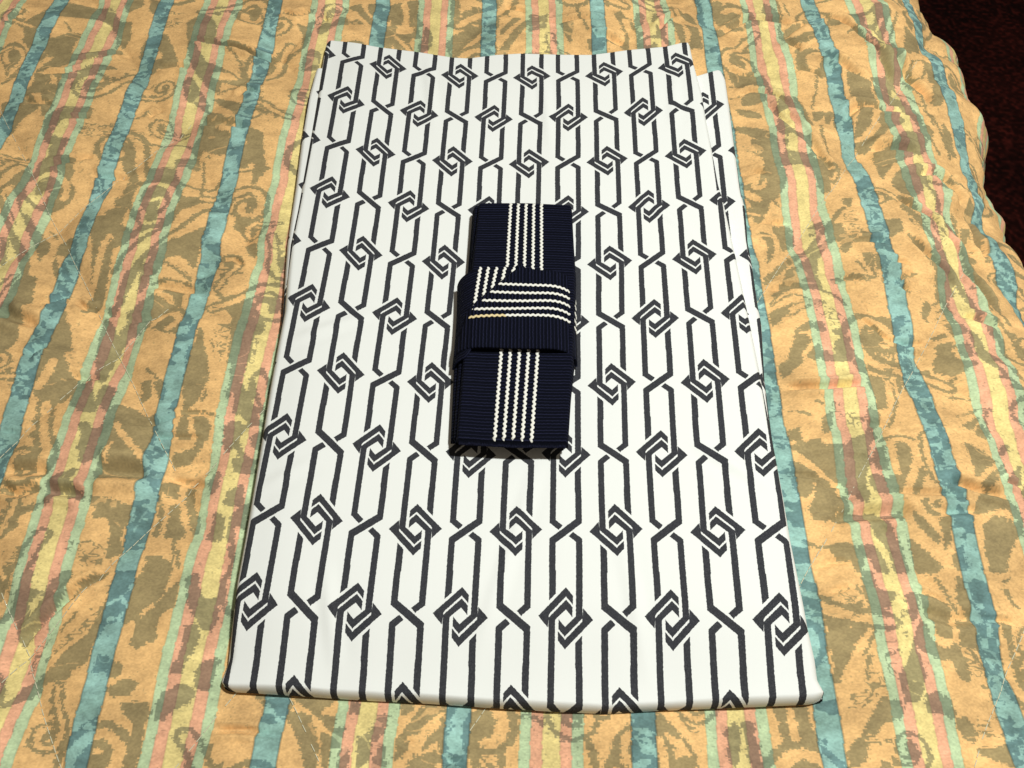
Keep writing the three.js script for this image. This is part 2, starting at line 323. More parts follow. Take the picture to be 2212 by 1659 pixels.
D(396,-604,403,-601,403,-586,398,-593);
DS(3.2,390,-590,400,-575,410,-552,411,-535,415,-516);
DS(2.3,391,-546,400,-535,408,-522);
D(387,-472,392,-466,395,-454,406,-441,403,-429,396,-432,391,-441,387,-451);
D(404,-496,414,-490,417,-479,412,-461,410,-477,404,-493);
D(448,-629,457,-628,456,-615,450,-609,445,-617);
D(421,-601,425,-597,422,-585,414,-567,417,-558,431,-566,426,-570,416,-570);
SP(426,-597,434,-585,426,-571,420,-573);
SP(386,-621,391,-602,391,-567,385,-566,384,-599);
D(247,-383,253,-387,250,-372,246,-368,245,-371);
D(218,-373,227,-374,225,-369,227,-361,240,-363,243,-357,248,-357,258,-357,264,-361,277,-367,282,-364,276,-353,278,-347,272,-334,265,-326,261,-318,256,-319,256,-328,247,-327,237,-337,227,-344,221,-351,216,-357);
D(215,-344,223,-340,233,-332,238,-329,246,-323,245,-310,241,-299,233,-294,226,-295,223,-302,225,-307,230,-314,231,-325,228,-327,227,-319,222,-313,216,-315,214,-327);
LS(3.3,216,-354,229,-344,240,-333,247,-325);
D(284,-391,291,-387,292,-379,286,-375,282,-370,286,-366,279,-362,280,-375);
SP(259,-387,269,-386,282,-385,277,-377,266,-372,260,-379);
SP(255,-398,261,-397,259,-379,252,-379);
DS(1.9,288,-362,293,-366,305,-367,314,-362);
D(299,-360,307,-361,310,-356,310,-345,303,-330,295,-320,292,-318,298,-331,299,-347);
D(283,-355,290,-357,288,-347,290,-343,288,-336,283,-338,280,-345);
D(276,-331,281,-333,285,-326,284,-315,277,-317,274,-325);
D(264,-324,270,-330,270,-315,267,-309,263,-313);
D(289,-330,296,-330,293,-316,285,-316);
DS(1.3,319,-367,316,-347,318,-332,322,-320,329,-315);
DS(1.5,320,-367,325,-370,333,-372);
D(325,-362,332,-363,331,-349,330,-337,325,-333,324,-347);
D(304,-320,309,-326,314,-334,316,-333,309,-322,307,-316,303,-314);
DS(1.3,314,-337,309,-323,303,-315);
DS(1.7,311,-414,311,-402,305,-387,298,-375);
DS(1.4,320,-426,316,-413);
DS(2.3,326,-408,330,-396,332,-388);
D(295,-422,304,-423,299,-393,292,-391);
D(238,-298,252,-300,265,-301,270,-301,276,-297,290,-300,290,-293,282,-296,278,-297,269,-296,260,-295,247,-293,239,-294);  // dark band, paints the shade of a crease into the print
D(273,-296,279,-290,283,-283,285,-272,286,-258,285,-253,276,-252,276,-269,273,-278,270,-282,266,-293);
D(254,-272,263,-274,267,-267,270,-260,270,-252,262,-252,260,-263,253,-265);
D(214,-277,224,-273,237,-274,245,-274,247,-265,243,-261,236,-263,233,-272,222,-273,215,-276);
D(235,-274,246,-275,254,-267,252,-252,248,-252,246,-261,235,-265);
D(247,-315,254,-317,252,-300,246,-298);
D(298,-298,303,-294,312,-280,312,-273,306,-281,301,-288);
D(310,-310,311,-300,316,-296,310,-297,306,-306);
D(317,-293,325,-292,320,-277,316,-269,318,-287);
D(314,-304,319,-308,317,-302);
D(292,-277,298,-273,304,-264,311,-256,305,-253,293,-253,293,-264);
D(321,-264,329,-273,328,-262,329,-255,321,-255);
DS(2.1,354,-384,368,-390,377,-397,386,-394);
D(357,-376,366,-381,374,-388,365,-375,361,-373);
D(368,-373,374,-380,375,-372,372,-365,366,-367);
DS(1.1,383,-395,376,-367);
D(351,-359,364,-353,371,-348,372,-344,359,-332,351,-327,352,-341);
D(359,-327,370,-336,380,-344,378,-334,368,-324,362,-317,356,-321);
D(384,-335,395,-344,389,-325,379,-329);
D(384,-360,392,-361,387,-354,381,-350);
D(358,-315,373,-309,379,-303,380,-295,377,-284,369,-279,363,-270,355,-253,346,-253,346,-270,349,-288,358,-295,369,-295,372,-288,375,-297,371,-304,354,-300,345,-298,347,-308);
LS(3.7,350,-356,350,-337,349,-321);
LS(3.7,353,-324,373,-341,400,-361);
LS(3.1,364,-318,379,-332,397,-349);
D(224,-228,229,-229,232,-224,233,-217,233,-208,243,-211,250,-216,248,-212,239,-203,233,-196,228,-186,223,-179,221,-174,218,-173,220,-186,220,-196,216,-204,224,-210,224,-216);
SP(230,-237,249,-243,249,-236,242,-217,237,-218,234,-231);
SP(238,-179,250,-179,250,-168,234,-157,223,-152,223,-157,234,-167);
SP(227,-170,233,-167,225,-159);
DS(0.6,244,-190,239,-175);
SP(255,-200,262,-203,270,-196,262,-189,258,-176,252,-177);
SP(271,-224,278,-224,272,-203,268,-210);
D(249,-163,251,-157,254,-150,245,-147,239,-141,230,-137,229,-125,218,-118,220,-131,230,-138,238,-149,243,-157);
D(257,-239,263,-236,272,-236,266,-229,262,-224,257,-224,251,-215,249,-223,254,-225);
D(278,-202,282,-206,276,-197,277,-190,278,-176,274,-168,270,-160,261,-159,262,-177,270,-187);
D(285,-215,288,-204,294,-197,301,-196,296,-189,291,-190,284,-193,280,-197,282,-210);
D(279,-235,286,-235,286,-226,280,-215,279,-226);
D(289,-236,296,-236,308,-230,309,-224,303,-204,295,-207,291,-222);
D(321,-250,325,-244,325,-232,331,-220,329,-216,320,-224,317,-232);
D(315,-218,322,-218,325,-209,326,-199,333,-196,331,-185,328,-188,325,-197,316,-199,310,-199,310,-207);
D(305,-200,308,-197,310,-188,310,-176,304,-176,301,-186,301,-196);
DS(0.8,306,-250,311,-235,314,-224);
D(277,-163,285,-166,292,-161,293,-153,294,-150,285,-153,275,-154);
D(295,-150,301,-150,305,-143,303,-136,297,-138,294,-144);
SP(321,-168,333,-162,325,-157,320,-162);
SP(309,-153,311,-145,306,-138);
D(305,-132,319,-132,333,-138,329,-122,320,-120,310,-126,305,-128);
D(333,-214,346,-216,349,-209,349,-198,340,-189,333,-191,334,-204);
D(175,-157,182,-157,181,-141,180,-117,176,-117,178,-136,177,-151);
D(189,-157,196,-157,197,-145,200,-136,201,-125,197,-118,186,-117,190,-136);
D(253,-252,257,-252,258,-236,256,-219,252,-217,250,-236);
D(252,-160,257,-160,259,-154,254,-149);
DS(2.2,-271,-917,-258,-912,-244,-917,-237,-924);
D(-253,-897,-242,-893,-236,-908,-237,-874,-239,-855,-257,-836,-262,-834,-254,-850,-242,-855,-243,-880);
D(-229,-887,-223,-904,-213,-895,-207,-913,-198,-909,-194,-893,-207,-891,-220,-880,-224,-878);
D(-199,-938,-181,-938,-173,-911,-159,-892,-161,-881,-173,-894,-189,-894,-192,-898,-182,-905,-192,-924);
LS(3.5,-192,-924,-182,-902,-162,-881);
LS(3.0,-183,-938,-170,-907,-159,-894);
D(-176,-938,-159,-938,-160,-905,-173,-920);
D(-146,-939,-133,-934,-133,-903,-141,-898,-142,-881,-134,-879,-126,-881,-122,-899,-117,-897,-113,-877,-123,-873,-125,-862,-113,-840,-131,-839,-143,-864,-146,-898);
LS(4.1,-136,-934,-130,-919,-132,-901);
LS(3.2,-138,-896,-132,-881,-124,-886,-122,-897);
LS(3.4,-143,-877,-127,-860,-115,-842);
D(-131,-939,-120,-939,-118,-912,-111,-897,-126,-901,-127,-925);
D(-107,-895,-101,-884,-100,-865,-113,-844,-112,-865);
D(-86,-893,-70,-895,-72,-940,-81,-939,-79,-899);
D(-65,-906,-56,-926,-52,-926,-50,-878,-60,-869,-77,-844,-83,-867,-71,-882,-62,-886);
DS(1.3,-325,-851,-311,-845,-291,-841);
D(-231,-850,-220,-844,-219,-818,-237,-818,-237,-842);
D(-163,-932,-144,-939,-147,-912,-157,-894);
D(-160,-890,-146,-894,-144,-852,-159,-866);
D(-64,-922,-53,-924,-46,-915,-44,-889,-53,-878,-63,-867,-59,-891,-65,-902);
L(-60,-915,-50,-913,-48,-897,-55,-897);
DS(4.7,-61,-848,-52,-861,-42,-874);
D(-23,-885,-8,-913,-2,-911,-14,-891,-24,-876);
DS(7.9,-23,-845,-11,-870,8,-907,13,-909);
D(10,-923,18,-923,18,-890,9,-881);
DS(1.6,-18,-929,-14,-916);
DS(1.6,-4,-847,13,-851,26,-850,43,-858,55,-848);
D(44,-905,57,-905,54,-869,49,-884);
DS(3.2,62,-937,64,-914,74,-888);
D(18,-918,29,-927,26,-890,18,-885);
D(105,-921,112,-926,120,-904,118,-891,111,-902);
DS(2.6,92,-871,105,-871,117,-857);
D(108,-846,117,-855,130,-849,117,-845);
D(132,-926,139,-926,136,-902,128,-900);
D(151,-929,156,-915,147,-902);
D(165,-902,177,-896,181,-860,177,-860,172,-883);
D(182,-896,196,-890,198,-858,185,-858,189,-881);
D(175,-925,194,-923,197,-901,185,-911);
D(219,-939,228,-939,224,-916,214,-916);
D(151,-893,159,-885,156,-855,151,-857);
D(-41,-922,-26,-915,-27,-891,-39,-887);
D(-41,-843,-28,-861,-27,-845,-33,-834);
D(75,-875,91,-876,90,-861,77,-856);
D(-148,-159,-119,-159,-124,-155,-129,-152,-129,-147,-119,-146,-119,-136,-125,-142,-136,-151,-146,-157);
D(-150,-149,-140,-149,-134,-142,-129,-131,-128,-113,-133,-113,-137,-123,-141,-133,-148,-142,-149,-143);
D(-126,-135,-120,-133,-120,-123,-122,-114,-124,-120);
D(-118,-136,-112,-139,-114,-126,-119,-127);
D(-113,-123,-108,-126,-108,-114,-113,-114);
D(-102,-131,-94,-135,-93,-120,-101,-114,-100,-123);
D(-92,-145,-85,-148,-85,-137,-90,-130,-93,-131);
D(-88,-120,-85,-128,-83,-114,-91,-114);
D(-76,-157,-63,-158,-74,-148);
D(-58,-157,-46,-154,-50,-151,-59,-144,-65,-135,-75,-131,-75,-123,-76,-118,-73,-120,-69,-129,-74,-133,-70,-140,-63,-150);
D(-55,-134,-46,-140,-47,-135,-54,-130,-58,-126);
D(-64,-121,-51,-124,-46,-121,-48,-114,-68,-114);
D(-174,-160,-167,-160,-167,-154,-172,-157);
D(-110,-157,-105,-155,-104,-148,-108,-149);
D(-166,-160,-151,-159,-151,-145,-155,-144,-164,-155);
D(-45,-152,-30,-152,-30,-141,-45,-142);
D(-30,-154,-18,-154,-19,-145,-18,-131,-23,-135,-28,-138);
DS(3.3,-5,-146,4,-149,15,-148,19,-143);
DS(3.3,41,-143,52,-147,62,-148);
DS(3.7,44,-141,51,-133,53,-116);
DS(1.1,-32,-130,-21,-121,-14,-115);
D(-10,-126,-7,-126,-7,-115,-10,-115);
D(64,-127,67,-127,64,-116,58,-116,62,-122);
D(91,-153,99,-148,104,-142,110,-137,108,-135,101,-140,91,-138);
DS(2.4,111,-135,117,-127,119,-117);
SP(107,-153,116,-150,122,-140,117,-137);
DS(1.1,89,-130,100,-131,106,-129);
D(93,-119,110,-122,117,-122,116,-117,91,-116);
D(141,-141,148,-147,148,-133,143,-117,140,-126);
D(152,-146,158,-147,159,-126,159,-117,154,-117);
D(79,-151,91,-151,88,-138,77,-129);
DS(1.8,-326,-849,-303,-833,-294,-801);
DS(2.0,-319,-778,-305,-791,-290,-790);
DS(1.8,-313,-854,-297,-846);
D(-303,-829,-293,-817,-294,-799,-302,-809);
SP(-410,-902,-403,-911,-381,-909,-379,-887,-389,-878,-408,-874);
SP(-286,-799,-276,-809,-264,-734,-276,-752);
DS(2.1,-477,-835,-452,-839,-440,-850);
DS(1.8,-510,-890,-494,-870,-498,-847);
DS(1.6,-459,-882,-446,-867,-447,-852);
DS(2.3,-315,-675,-307,-647,-305,-622);
DS(1.4,-311,-682,-308,-679);
DS(1.4,-410,-646,-406,-633);
DS(1.5,-370,-732,-376,-714);
D(-488,-613,-478,-618,-472,-601,-475,-590);
D(-456,-596,-443,-584,-436,-581,-436,-569,-447,-580);
DS(2.2,-399,-555,-388,-563,-377,-567);
DS(1.6,-410,-617,-406,-611);
DS(2.3,-311,-621,-317,-607,-330,-595);
D(-480,-569,-474,-569,-469,-547,-470,-536);
DS(1.9,-266,-527,-250,-530);
DS(1.7,-311,-491,-305,-483,-297,-486);
DS(1.5,-284,-527,-278,-510);
LS(2.8,-269,-350,-258,-348,-256,-358,-263,-369,-259,-379,-249,-378,-242,-367,-245,-353,-252,-340);
LS(2.4,-223,-346,-211,-347);
LS(2.3,-220,-355,-215,-366,-221,-376,-231,-380);
LS(2.0,-265,-275,-267,-294,-272,-311);
LS(3.0,-260,-314,-257,-300,-248,-284,-243,-272);
LS(1.8,-218,-277,-219,-291,-213,-298);
DS(3.4,293,-870,309,-857,299,-847);
DS(2.5,332,-829,347,-817,360,-809);
DS(2.4,293,-906,285,-886,293,-872);
D(235,-939,246,-934,238,-919,231,-923);
D(412,-873,417,-852,407,-842,400,-854);
D(394,-854,405,-834,400,-810,393,-826);
DS(3.0,359,-809,368,-798,370,-764);
DS(2.5,411,-810,420,-791,423,-761,426,-742);
DS(2.2,404,-753,416,-728,422,-698);
D(387,-710,407,-724,410,-710,400,-693,389,-694);
DS(2.4,427,-757,434,-728,433,-696);
DS(3.0,381,-652,405,-656,419,-640);
DS(3.4,361,-879,375,-883,379,-909);
DS(2.4,425,-923,414,-888,399,-854);
D(439,-928,441,-901,434,-906,434,-923);
DS(2.2,397,-798,409,-783,419,-768);
DS(2.0,314,-809,312,-786,303,-763);
DS(1.7,305,-726,305,-709,308,-690);
DS(2.5,222,-796,239,-798,253,-792);
DS(2.1,225,-696,239,-691,245,-670);
DS(2.3,223,-660,236,-662,241,-654);
DS(2.7,246,-619,243,-625);
DS(2.0,230,-582,232,-565,226,-547);
DS(2.1,252,-517,239,-514,229,-509);
DS(1.5,235,-485,247,-494,255,-497);
DS(1.6,320,-486,323,-478);
DS(2.0,373,-611,378,-593,385,-584);
DS(2.7,417,-621,417,-600,409,-573);
DS(2.4,438,-612,441,-594,441,-567);
DS(2.1,414,-547,419,-527,418,-500);
DS(1.5,417,-576,421,-558);
DS(2.1,364,-502,375,-510,384,-513);
LS(2.2,373,-457,372,-445,382,-444,389,-454);
DS(1.2,354,-403,362,-406,371,-403);
DS(1.4,354,-419,363,-423);
LS(2.4,300,-364,310,-360,311,-345,302,-326,295,-316);
DS(1.5,221,-390,230,-391,236,-385);
DS(1.4,243,-397,248,-395);
DS(1.2,252,-212,247,-200,240,-190);
DS(1.3,316,-197,320,-188,325,-180);
DS(1.2,352,-239,355,-230,359,-227);
DS(1.4,351,-246,358,-248);
DS(1.4,230,-133,239,-135,246,-134);
SP(311,-197,324,-193,331,-172,318,-170,310,-181);
SP(311,-149,331,-155,333,-142,309,-136);
D(-320,-615,-320,-597,-327,-585,-339,-580,-353,-584,-365,-597,-373,-614,-374,-632,-367,-645,-355,-651,-340,-646,-327,-633);
LS(5.0,-360,-604,-365,-613,-366,-623,-365,-631,-360,-637,-353,-640,-346,-639,-338,-634,-332,-626,-328,-616,-328,-607,-330,-599,-336,-594);
LS(2.9,-354,-600,-354,-590,-346,-584,-338,-588);
LS(3.2,-349,-615,-343,-621,-337,-613,-340,-604);
D(-432,-634,-432,-621,-438,-611,-449,-607,-462,-610,-474,-620,-481,-633,-482,-647,-476,-658,-465,-662,-451,-658,-439,-648);
LS(4.6,-461,-618,-468,-623,-474,-631,-476,-639,-476,-646,-472,-652,-466,-655,-459,-655,-451,-652,-444,-646,-440,-638,-438,-630,-439,-623);
L(-466,-629,-461,-635,-454,-631,-456,-621,-462,-620);
D(-538,-832,-536,-822,-539,-814,-544,-811,-552,-814,-559,-821,-564,-832,-566,-843,-563,-851,-558,-854,-550,-851,-543,-843);
LS(3.4,-554,-820,-558,-826,-560,-833,-561,-839,-559,-844,-556,-846,-551,-845,-546,-841,-542,-836,-539,-829,-539,-822,-540,-817,-543,-815);
D(-406,-917,-405,-911,-407,-906,-411,-904,-415,-906,-419,-910,-422,-917,-422,-924,-421,-929,-417,-931,-412,-929,-408,-924);
D(393,-656,387,-642,378,-632,368,-628,360,-632,356,-642,356,-655,362,-669,371,-680,381,-684,390,-680,394,-670);
LS(5.3,365,-629,361,-631,358,-635,357,-642,356,-649,358,-657,360,-665,364,-672,369,-678,375,-682,380,-684,385,-683,389,-680);
D(313,-663,310,-656,306,-652,301,-650,297,-651,294,-656,294,-663,296,-669,301,-674,306,-676,310,-674,313,-670);
LS(2.3,309,-663,308,-659,306,-657,303,-655,301,-655,299,-656,298,-659,297,-662,298,-666,300,-669,303,-671,305,-671,308,-670);
D(256,-651,254,-642,250,-635,247,-633,244,-635,242,-642,242,-651,245,-660,248,-666,252,-669,255,-666,257,-660);
LS(2.6,242,-466,251,-469,253,-461,249,-451,240,-443);
LS(2.8,224,-582,236,-584,239,-568,232,-550);
LS(2.3,353,-298,369,-301,374,-294);
LS(1.9,321,-364,324,-347,326,-330,330,-318);
LS(5.4,-293,-617,-317,-589,-344,-559,-359,-526,-359,-493);
LS(5.3,-291,-597,-310,-573,-329,-547,-344,-507,-344,-474);
DS(3.9,-294,-608,-316,-581,-340,-552,-352,-517);
D(-289,-586,-294,-552,-320,-547,-329,-522,-336,-503,-339,-532,-323,-562);
DS(4.6,-497,-619,-471,-571,-445,-530,-429,-492);
LS(4.7,-494,-636,-472,-592,-445,-550,-432,-530);
LS(5.1,-465,-608,-445,-582,-424,-556);
D(-427,-571,-387,-582,-371,-551,-367,-493,-379,-483,-403,-502,-419,-531);
LS(9.1,-405,-572,-393,-541,-390,-511,-388,-488);
LS(4.5,-382,-572,-379,-531,-380,-507,-385,-492);
LS(4.5,-419,-546,-404,-521,-390,-497);
DS(4.1,-394,-690,-378,-661,-379,-637,-380,-604);
D(-403,-593,-393,-598,-390,-572,-389,-556);
D(-390,-604,-378,-609,-379,-582,-384,-567);
DS(3.7,-333,-644,-319,-633,-290,-633,-288,-662);
D(-320,-697,-294,-704,-283,-680,-309,-685);
D(-292,-686,-261,-698,-249,-662,-259,-639,-260,-668,-279,-680);
DS(3.3,-278,-656,-247,-662);
D(-342,-484,-325,-503,-300,-493,-282,-475,-282,-457,-301,-461,-321,-470,-333,-461);
LS(4.4,-317,-470,-312,-486,-298,-484,-292,-470,-301,-464);
D(-251,-504,-233,-490,-226,-445,-232,-402,-237,-394,-239,-440);
LS(3.5,-269,-485,-267,-457,-253,-423,-251,-394);
D(-279,-444,-269,-448,-260,-423,-261,-393,-272,-393);
D(-384,-425,-409,-474,-388,-469,-376,-434,-363,-413,-371,-392,-392,-392,-405,-412);
LS(4.9,-389,-429,-391,-412,-395,-404);
LS(4.9,-379,-438,-369,-417,-360,-413);
D(248,-668,258,-683,280,-690,298,-672,300,-640,291,-635,289,-657,277,-672,262,-669);
D(231,-710,250,-701,258,-680,246,-657,230,-645,242,-674);
D(222,-645,240,-628,233,-612,222,-617);
DS(6.8,216,-729,237,-723,253,-704);
LS(4.3,215,-735,242,-729,264,-711);
D(359,-691,385,-703,410,-703,390,-688,367,-679,353,-652,351,-664);
LS(5.7,347,-624,358,-661,377,-679,397,-682);
DS(4.6,221,-526,243,-549,265,-564,285,-588,305,-613);
D(242,-539,263,-554,254,-519,234,-514);
LS(4.6,219,-539,246,-564,268,-580);
DS(3.3,226,-510,250,-519,275,-515,287,-501);
DS(2.9,223,-491,251,-505,269,-501);
DS(5.2,383,-561,391,-531,376,-502,378,-483);
D(377,-566,389,-561,391,-531,390,-516,371,-511);
DS(4.5,360,-613,376,-581,393,-541,404,-498,409,-466);
DS(3.9,391,-659,409,-603,418,-551,427,-503);
LS(3.9,375,-624,391,-576,404,-526);
DS(3.7,409,-571,421,-531,429,-484);
D(437,-642,452,-631,456,-604,442,-593,436,-614);
D(355,-447,384,-452,383,-435,363,-426,352,-434);
LS(3.2,370,-452,373,-435,385,-443);
DS(3.0,282,-530,305,-535,315,-528);
// smaller scrolls of the same figure where the cloth would otherwise be bare: a light curl with a dark edge, leaves along its stem
{
  const curl = (x, z, r, turn, mirror) => {
    const at = (t) => { const q = r * (1.25 - 1.05 * t), a = turn + t * 6.9; return [x + mirror * q * Math.cos(a), z + 1.15 * q * Math.sin(a)]; };
    const body = [], stem = [], a0 = at(0), a1 = at(0.04); for (let k = 0; k <= 22; k++) body.push(...at(k / 22));
    const dx = a0[0] - a1[0], dz = a0[1] - a1[1], n = Math.hypot(dx, dz), ux = dx / n, uz = dz / n, nx = -uz * mirror, nz = ux * mirror;
    for (let k = 0; k <= 5; k++) { const s = (k / 5) * r * 2.3, c = r * 0.55 * (k / 5) ** 2; stem.push(a0[0] + ux * s + nx * c, a0[1] + uz * s + nz * c); }
    const w = r * 0.5;
    DS(w * 1.95, ...body); DS(w * 1.5, ...stem);
    for (let k = 1; k < 5; k++) { const px = stem[k * 2], pz = stem[k * 2 + 1], L = r * (1.0 - 0.1 * k), s = k % 2 ? 1 : -1, ax = -nx * s * 0.8 + ux * 0.5, az = -nz * s * 0.8 + uz * 0.5, bx = -az, bz = ax; D(px, pz, px + ax * L * 0.5 + bx * L * 0.28, pz + az * L * 0.5 + bz * L * 0.28, px + ax * L, pz + az * L, px + ax * L * 0.5 - bx * L * 0.24, pz + az * L * 0.5 - bz * L * 0.24); }
    LS(w * 0.66, ...body.slice(0, 38)); LS(w * 0.6, ...stem);
  };
  for (let pass = 0; pass < 2; pass++) {
    const px = cx.getImageData(0, 0, TN, TN).data, dark = (x, z, r) => { let n = 0, s = 0; for (let a = -2; a <= 2; a++) for (let b = -2; b <= 2; b++) { const i = Math.round(mm2px(x + a * r * 0.5)), j = Math.round(mm2py(z + b * r * 0.6)); if (i < 0 || j < 0 || i >= TN || j >= TN) continue; n++; if (px[(j * TN + i) * 4] > 90) s++; } return s / Math.max(1, n); };
    const done = [];
    for (let k = 0; k < 2600; k++) {
      const x = mix(-830, 630, hsh(k, 1, 140 + pass)), z = mix(-1050, -6, hsh(k, 2, 140 + pass)), r = pass ? 8 + 5 * hsh(k, 3, 141) : 13 + 8 * hsh(k, 3, 140);
      const hidden = Math.abs(x) < 180 && z > -790 && z < -175; if (hidden) continue;
      if (dark(x, z, r * 1.9) > (pass ? 0.10 : 0.14) || done.some((d) => Math.hypot(d[0] - x, d[1] - z) < d[2] + r * 2.2)) continue;
      done.push([x, z, r * 2.2]); curl(x, z, r, hsh(k, 4, 140) * 6.28, hsh(k, 5, 140) > 0.5 ? 1 : -1);
    }
  }
}
const figure = cx.getImageData(0, 0, TN, TN).data;
const cw = document.createElement('canvas'); cw.width = cw.height = TN; const keep = cx; const c2 = cw.getContext('2d'); c2.fillStyle = '#000'; c2.fillRect(0, 0, TN, TN);
for (const a of spots) { c2.fillStyle = '#fff'; c2.beginPath(); for (let i = 0; i < a.length; i += 2) c2[i ? 'lineTo' : 'moveTo'](mm2px(a[i]), mm2py(a[i + 1])); c2.fill(); }
const scrib = c2.getImageData(0, 0, TN, TN).data;
const STR = [   // stripe: half-open [from, to) as share of the 0.123 m repeat (0 = middle of the blue stripe), light and dark colour
  [0.068, [142, 180, 169], [101, 133, 130]], [0.338, [226, 182, 121], [154, 136, 95]], [0.396, [184, 203, 160], [130, 143, 114]], [0.460, [227, 170, 135], [152, 122, 99]], [0.556, [228, 208, 138], [156, 145, 103]],
  [0.618, [227, 170, 135], [152, 122, 99]], [0.680, [184, 203, 160], [130, 143, 114]], [0.934, [226, 182, 121], [154, 136, 95]], [1.01, [142, 180, 169], [101, 133, 130]]];
const printTex = dataTex(TN, TN, (i, jj) => {
  const j = TN - 1 - jj;                                              // canvas rows run towards the viewer
  const x = TX0 + ((i + 0.5) / TN) * (TX1 - TX0), z = TZ0 + ((j + 0.5) / TN) * (TZ1 - TZ0);
  // ragged outline of the figure
  const wx = (vn(i / 3.6, j / 3.0, 1) - 0.5) * 5 + (vn(i / 14, j / 14, 2) - 0.5) * 3, wy = (vn(i / 3.6, j / 3.0, 3) - 0.5) * 5 + (vn(i / 14, j / 14, 4) - 0.5) * 3;
  const bi = Math.floor(i / 2), bj = Math.floor(j / 2.5), fi = clamp(Math.round(bi * 2 + 1 + (hsh(bi, bj, 7) - 0.5) * 2 + wx * 0.6), 0, TN - 1), fj = clamp(Math.round(bj * 2.5 + 1.2 + (hsh(bi, bj, 8) - 0.5) * 2 + wy * 0.6), 0, TN - 1), k = (fj * TN + fi) * 4;
  let dark = figure[k] > 90 ? 1 : 0;
  const sx = x + (fbm(z * 26, 3.3, 5, 2) - 0.5) * 0.006 + (vn(i / 3, j / 6, 6) - 0.5) * 0.0006;
  let ph = (sx + 0.161) / 0.123; ph -= Math.floor(ph);
  let s = 0; while (ph >= STR[s][0]) s++;
  const teal = s === 0 || s === 8;
  if (teal) { const m = fbm(i / 34, j / 26, 21, 3) + (vn(i / 5, j / 5, 22) - 0.5) * 0.2; if (m > 0.585) dark = 1 - dark; }
  const scr = scrib[(j * TN + i) * 4] > 100;
  if (!dark && scr) { const r = Math.abs(vn(i / 4.2 + vn(i / 9, j / 9, 31) * 3, j / 4.2, 30) - 0.5); if (r < 0.115 && vn(i / 14, j / 14, 32) > 0.22) dark = 0.95; }
  if (!dark && !scr) { const q = vn(i / 2.6, j / 3.4, 33), dens = fbm(i / 90, j / 70, 34, 2); if (q > 0.93 - 0.16 * (dens - 0.45)) dark = 0.55; }
  // veins and small curls inside the leaves
  const vx = i / 30 + 2.4 * (vn(i / 44, j / 44, 51) - 0.5), vy = j / 30 + 2.4 * (vn(i / 44, j / 44, 52) - 0.5), vein = Math.abs(vn(vx, vy, 53) - 0.5), patch = fbm(i / 120, j / 120, 54, 2);
  if (dark > 0.5 && vein < 0.03 && patch > 0.53 && vn(i / 7, j / 7, 55) > 0.34) dark = 0.4;
  const A = STR[s][1], B = STR[s][2];
  const wc = fbm(i / 46, j / 36, 41, 3) - 0.5, g = vn(i / 1.6, j / 1.6, 42) - 0.5, mot = teal ? (fbm(i / 13, j / 11, 43, 3) - 0.5) * 0.34 : (fbm(i / 12, j / 10, 43, 2) - 0.5) * 0.14;
  let f = 1 + wc * 0.24 + g * 0.15 + mot;
  const pe = Math.min(Math.abs(ph - 0.068), Math.abs(ph - 0.934)); if (pe < 0.006) f *= 0.80; else { let e = 1; for (const q of [0.338, 0.396, 0.46, 0.556, 0.618, 0.68]) e = Math.min(e, Math.abs(ph - q)); if (e < 0.0045) f *= 0.93; }
  return [clamp(mix(A[0], B[0], dark) * f, 0, 255), clamp(mix(A[1], B[1], dark) * f, 0, 255), clamp(mix(A[2], B[2], dark) * (f + (teal ? 0.04 * wc : 0)), 0, 255)];
}, true);

// ---------------------------------------------------------------- the bedspread: quilted cloth with creases, falling over the bed's right edge
const creases = []; const CR = (d, w, ...a) => { const p = []; for (let i = 0; i < a.length; i += 2) p.push([a[i] / 1000, a[i + 1] / 1000]); creases.push({ d: d / 1000, w: (w / 1000) * 0.55, p, x0: Math.min(...p.map((q) => q[0])) - 0.03, x1: Math.max(...p.map((q) => q[0])) + 0.03, z0: Math.min(...p.map((q) => q[1])) - 0.03, z1: Math.max(...p.map((q) => q[1])) + 0.03 }); };
CR(3,4,204,-334,221,-332,238,-330);
CR(2,3,236,-323,248,-325,264,-327);
CR(4,9,237,-297,252,-298,265,-300,277,-299,290,-300,293,-293);
CR(4,6,330,-326,347,-319,374,-313);
CR(2.5,4,376,-328,389,-324);
CR(1.5,3,260,-347,277,-349);
CR(1.5,3,226,-302,242,-303);
CR(2,4,284,-315,304,-315,331,-314);
CR(2,5,218,-255,230,-260,245,-261);
CR(2,4,280,-376,296,-378);
CR(2.5,6,218,-412,254,-411,288,-415);
CR(2.5,6,316,-298,332,-299,350,-300);
CR(2,4,330,-219,340,-218,354,-217);
CR(2,4,207,-234,223,-236,244,-241);
CR(2,4,287,-238,299,-236,309,-230);
CR(3,8,284,-223,306,-217,332,-221);
CR(5,12,-328,-326,-309,-327,-286,-326);
CR(4,7,-361,-309,-346,-308,-329,-306);
CR(2,3.5,-289,-359,-274,-359,-248,-358);
CR(3,9,-401,-328,-378,-327,-362,-325);
CR(3,6,-396,-311,-382,-307,-363,-312);
CR(2,4,-319,-370,-291,-372,-268,-380,-239,-377);
CR(2,5,-273,-324,-252,-321,-240,-317);
CR(1.5,3,-413,-363,-400,-363);
CR(2,4,-201,-137,-182,-137,-168,-136);
CR(4,5,-351,-192,-331,-216,-316,-233,-298,-245);
CR(4,10,-452,-483,-440,-476,-412,-466);
CR(2.5,5,-419,-492,-407,-498,-400,-503);
CR(2.5,5,-392,-497,-381,-490,-371,-490);
CR(2,5,-278,-550,-262,-550,-250,-541);
CR(2,6,-340,-526,-328,-529);
CR(2.5,6,-412,-431,-408,-439,-400,-446);
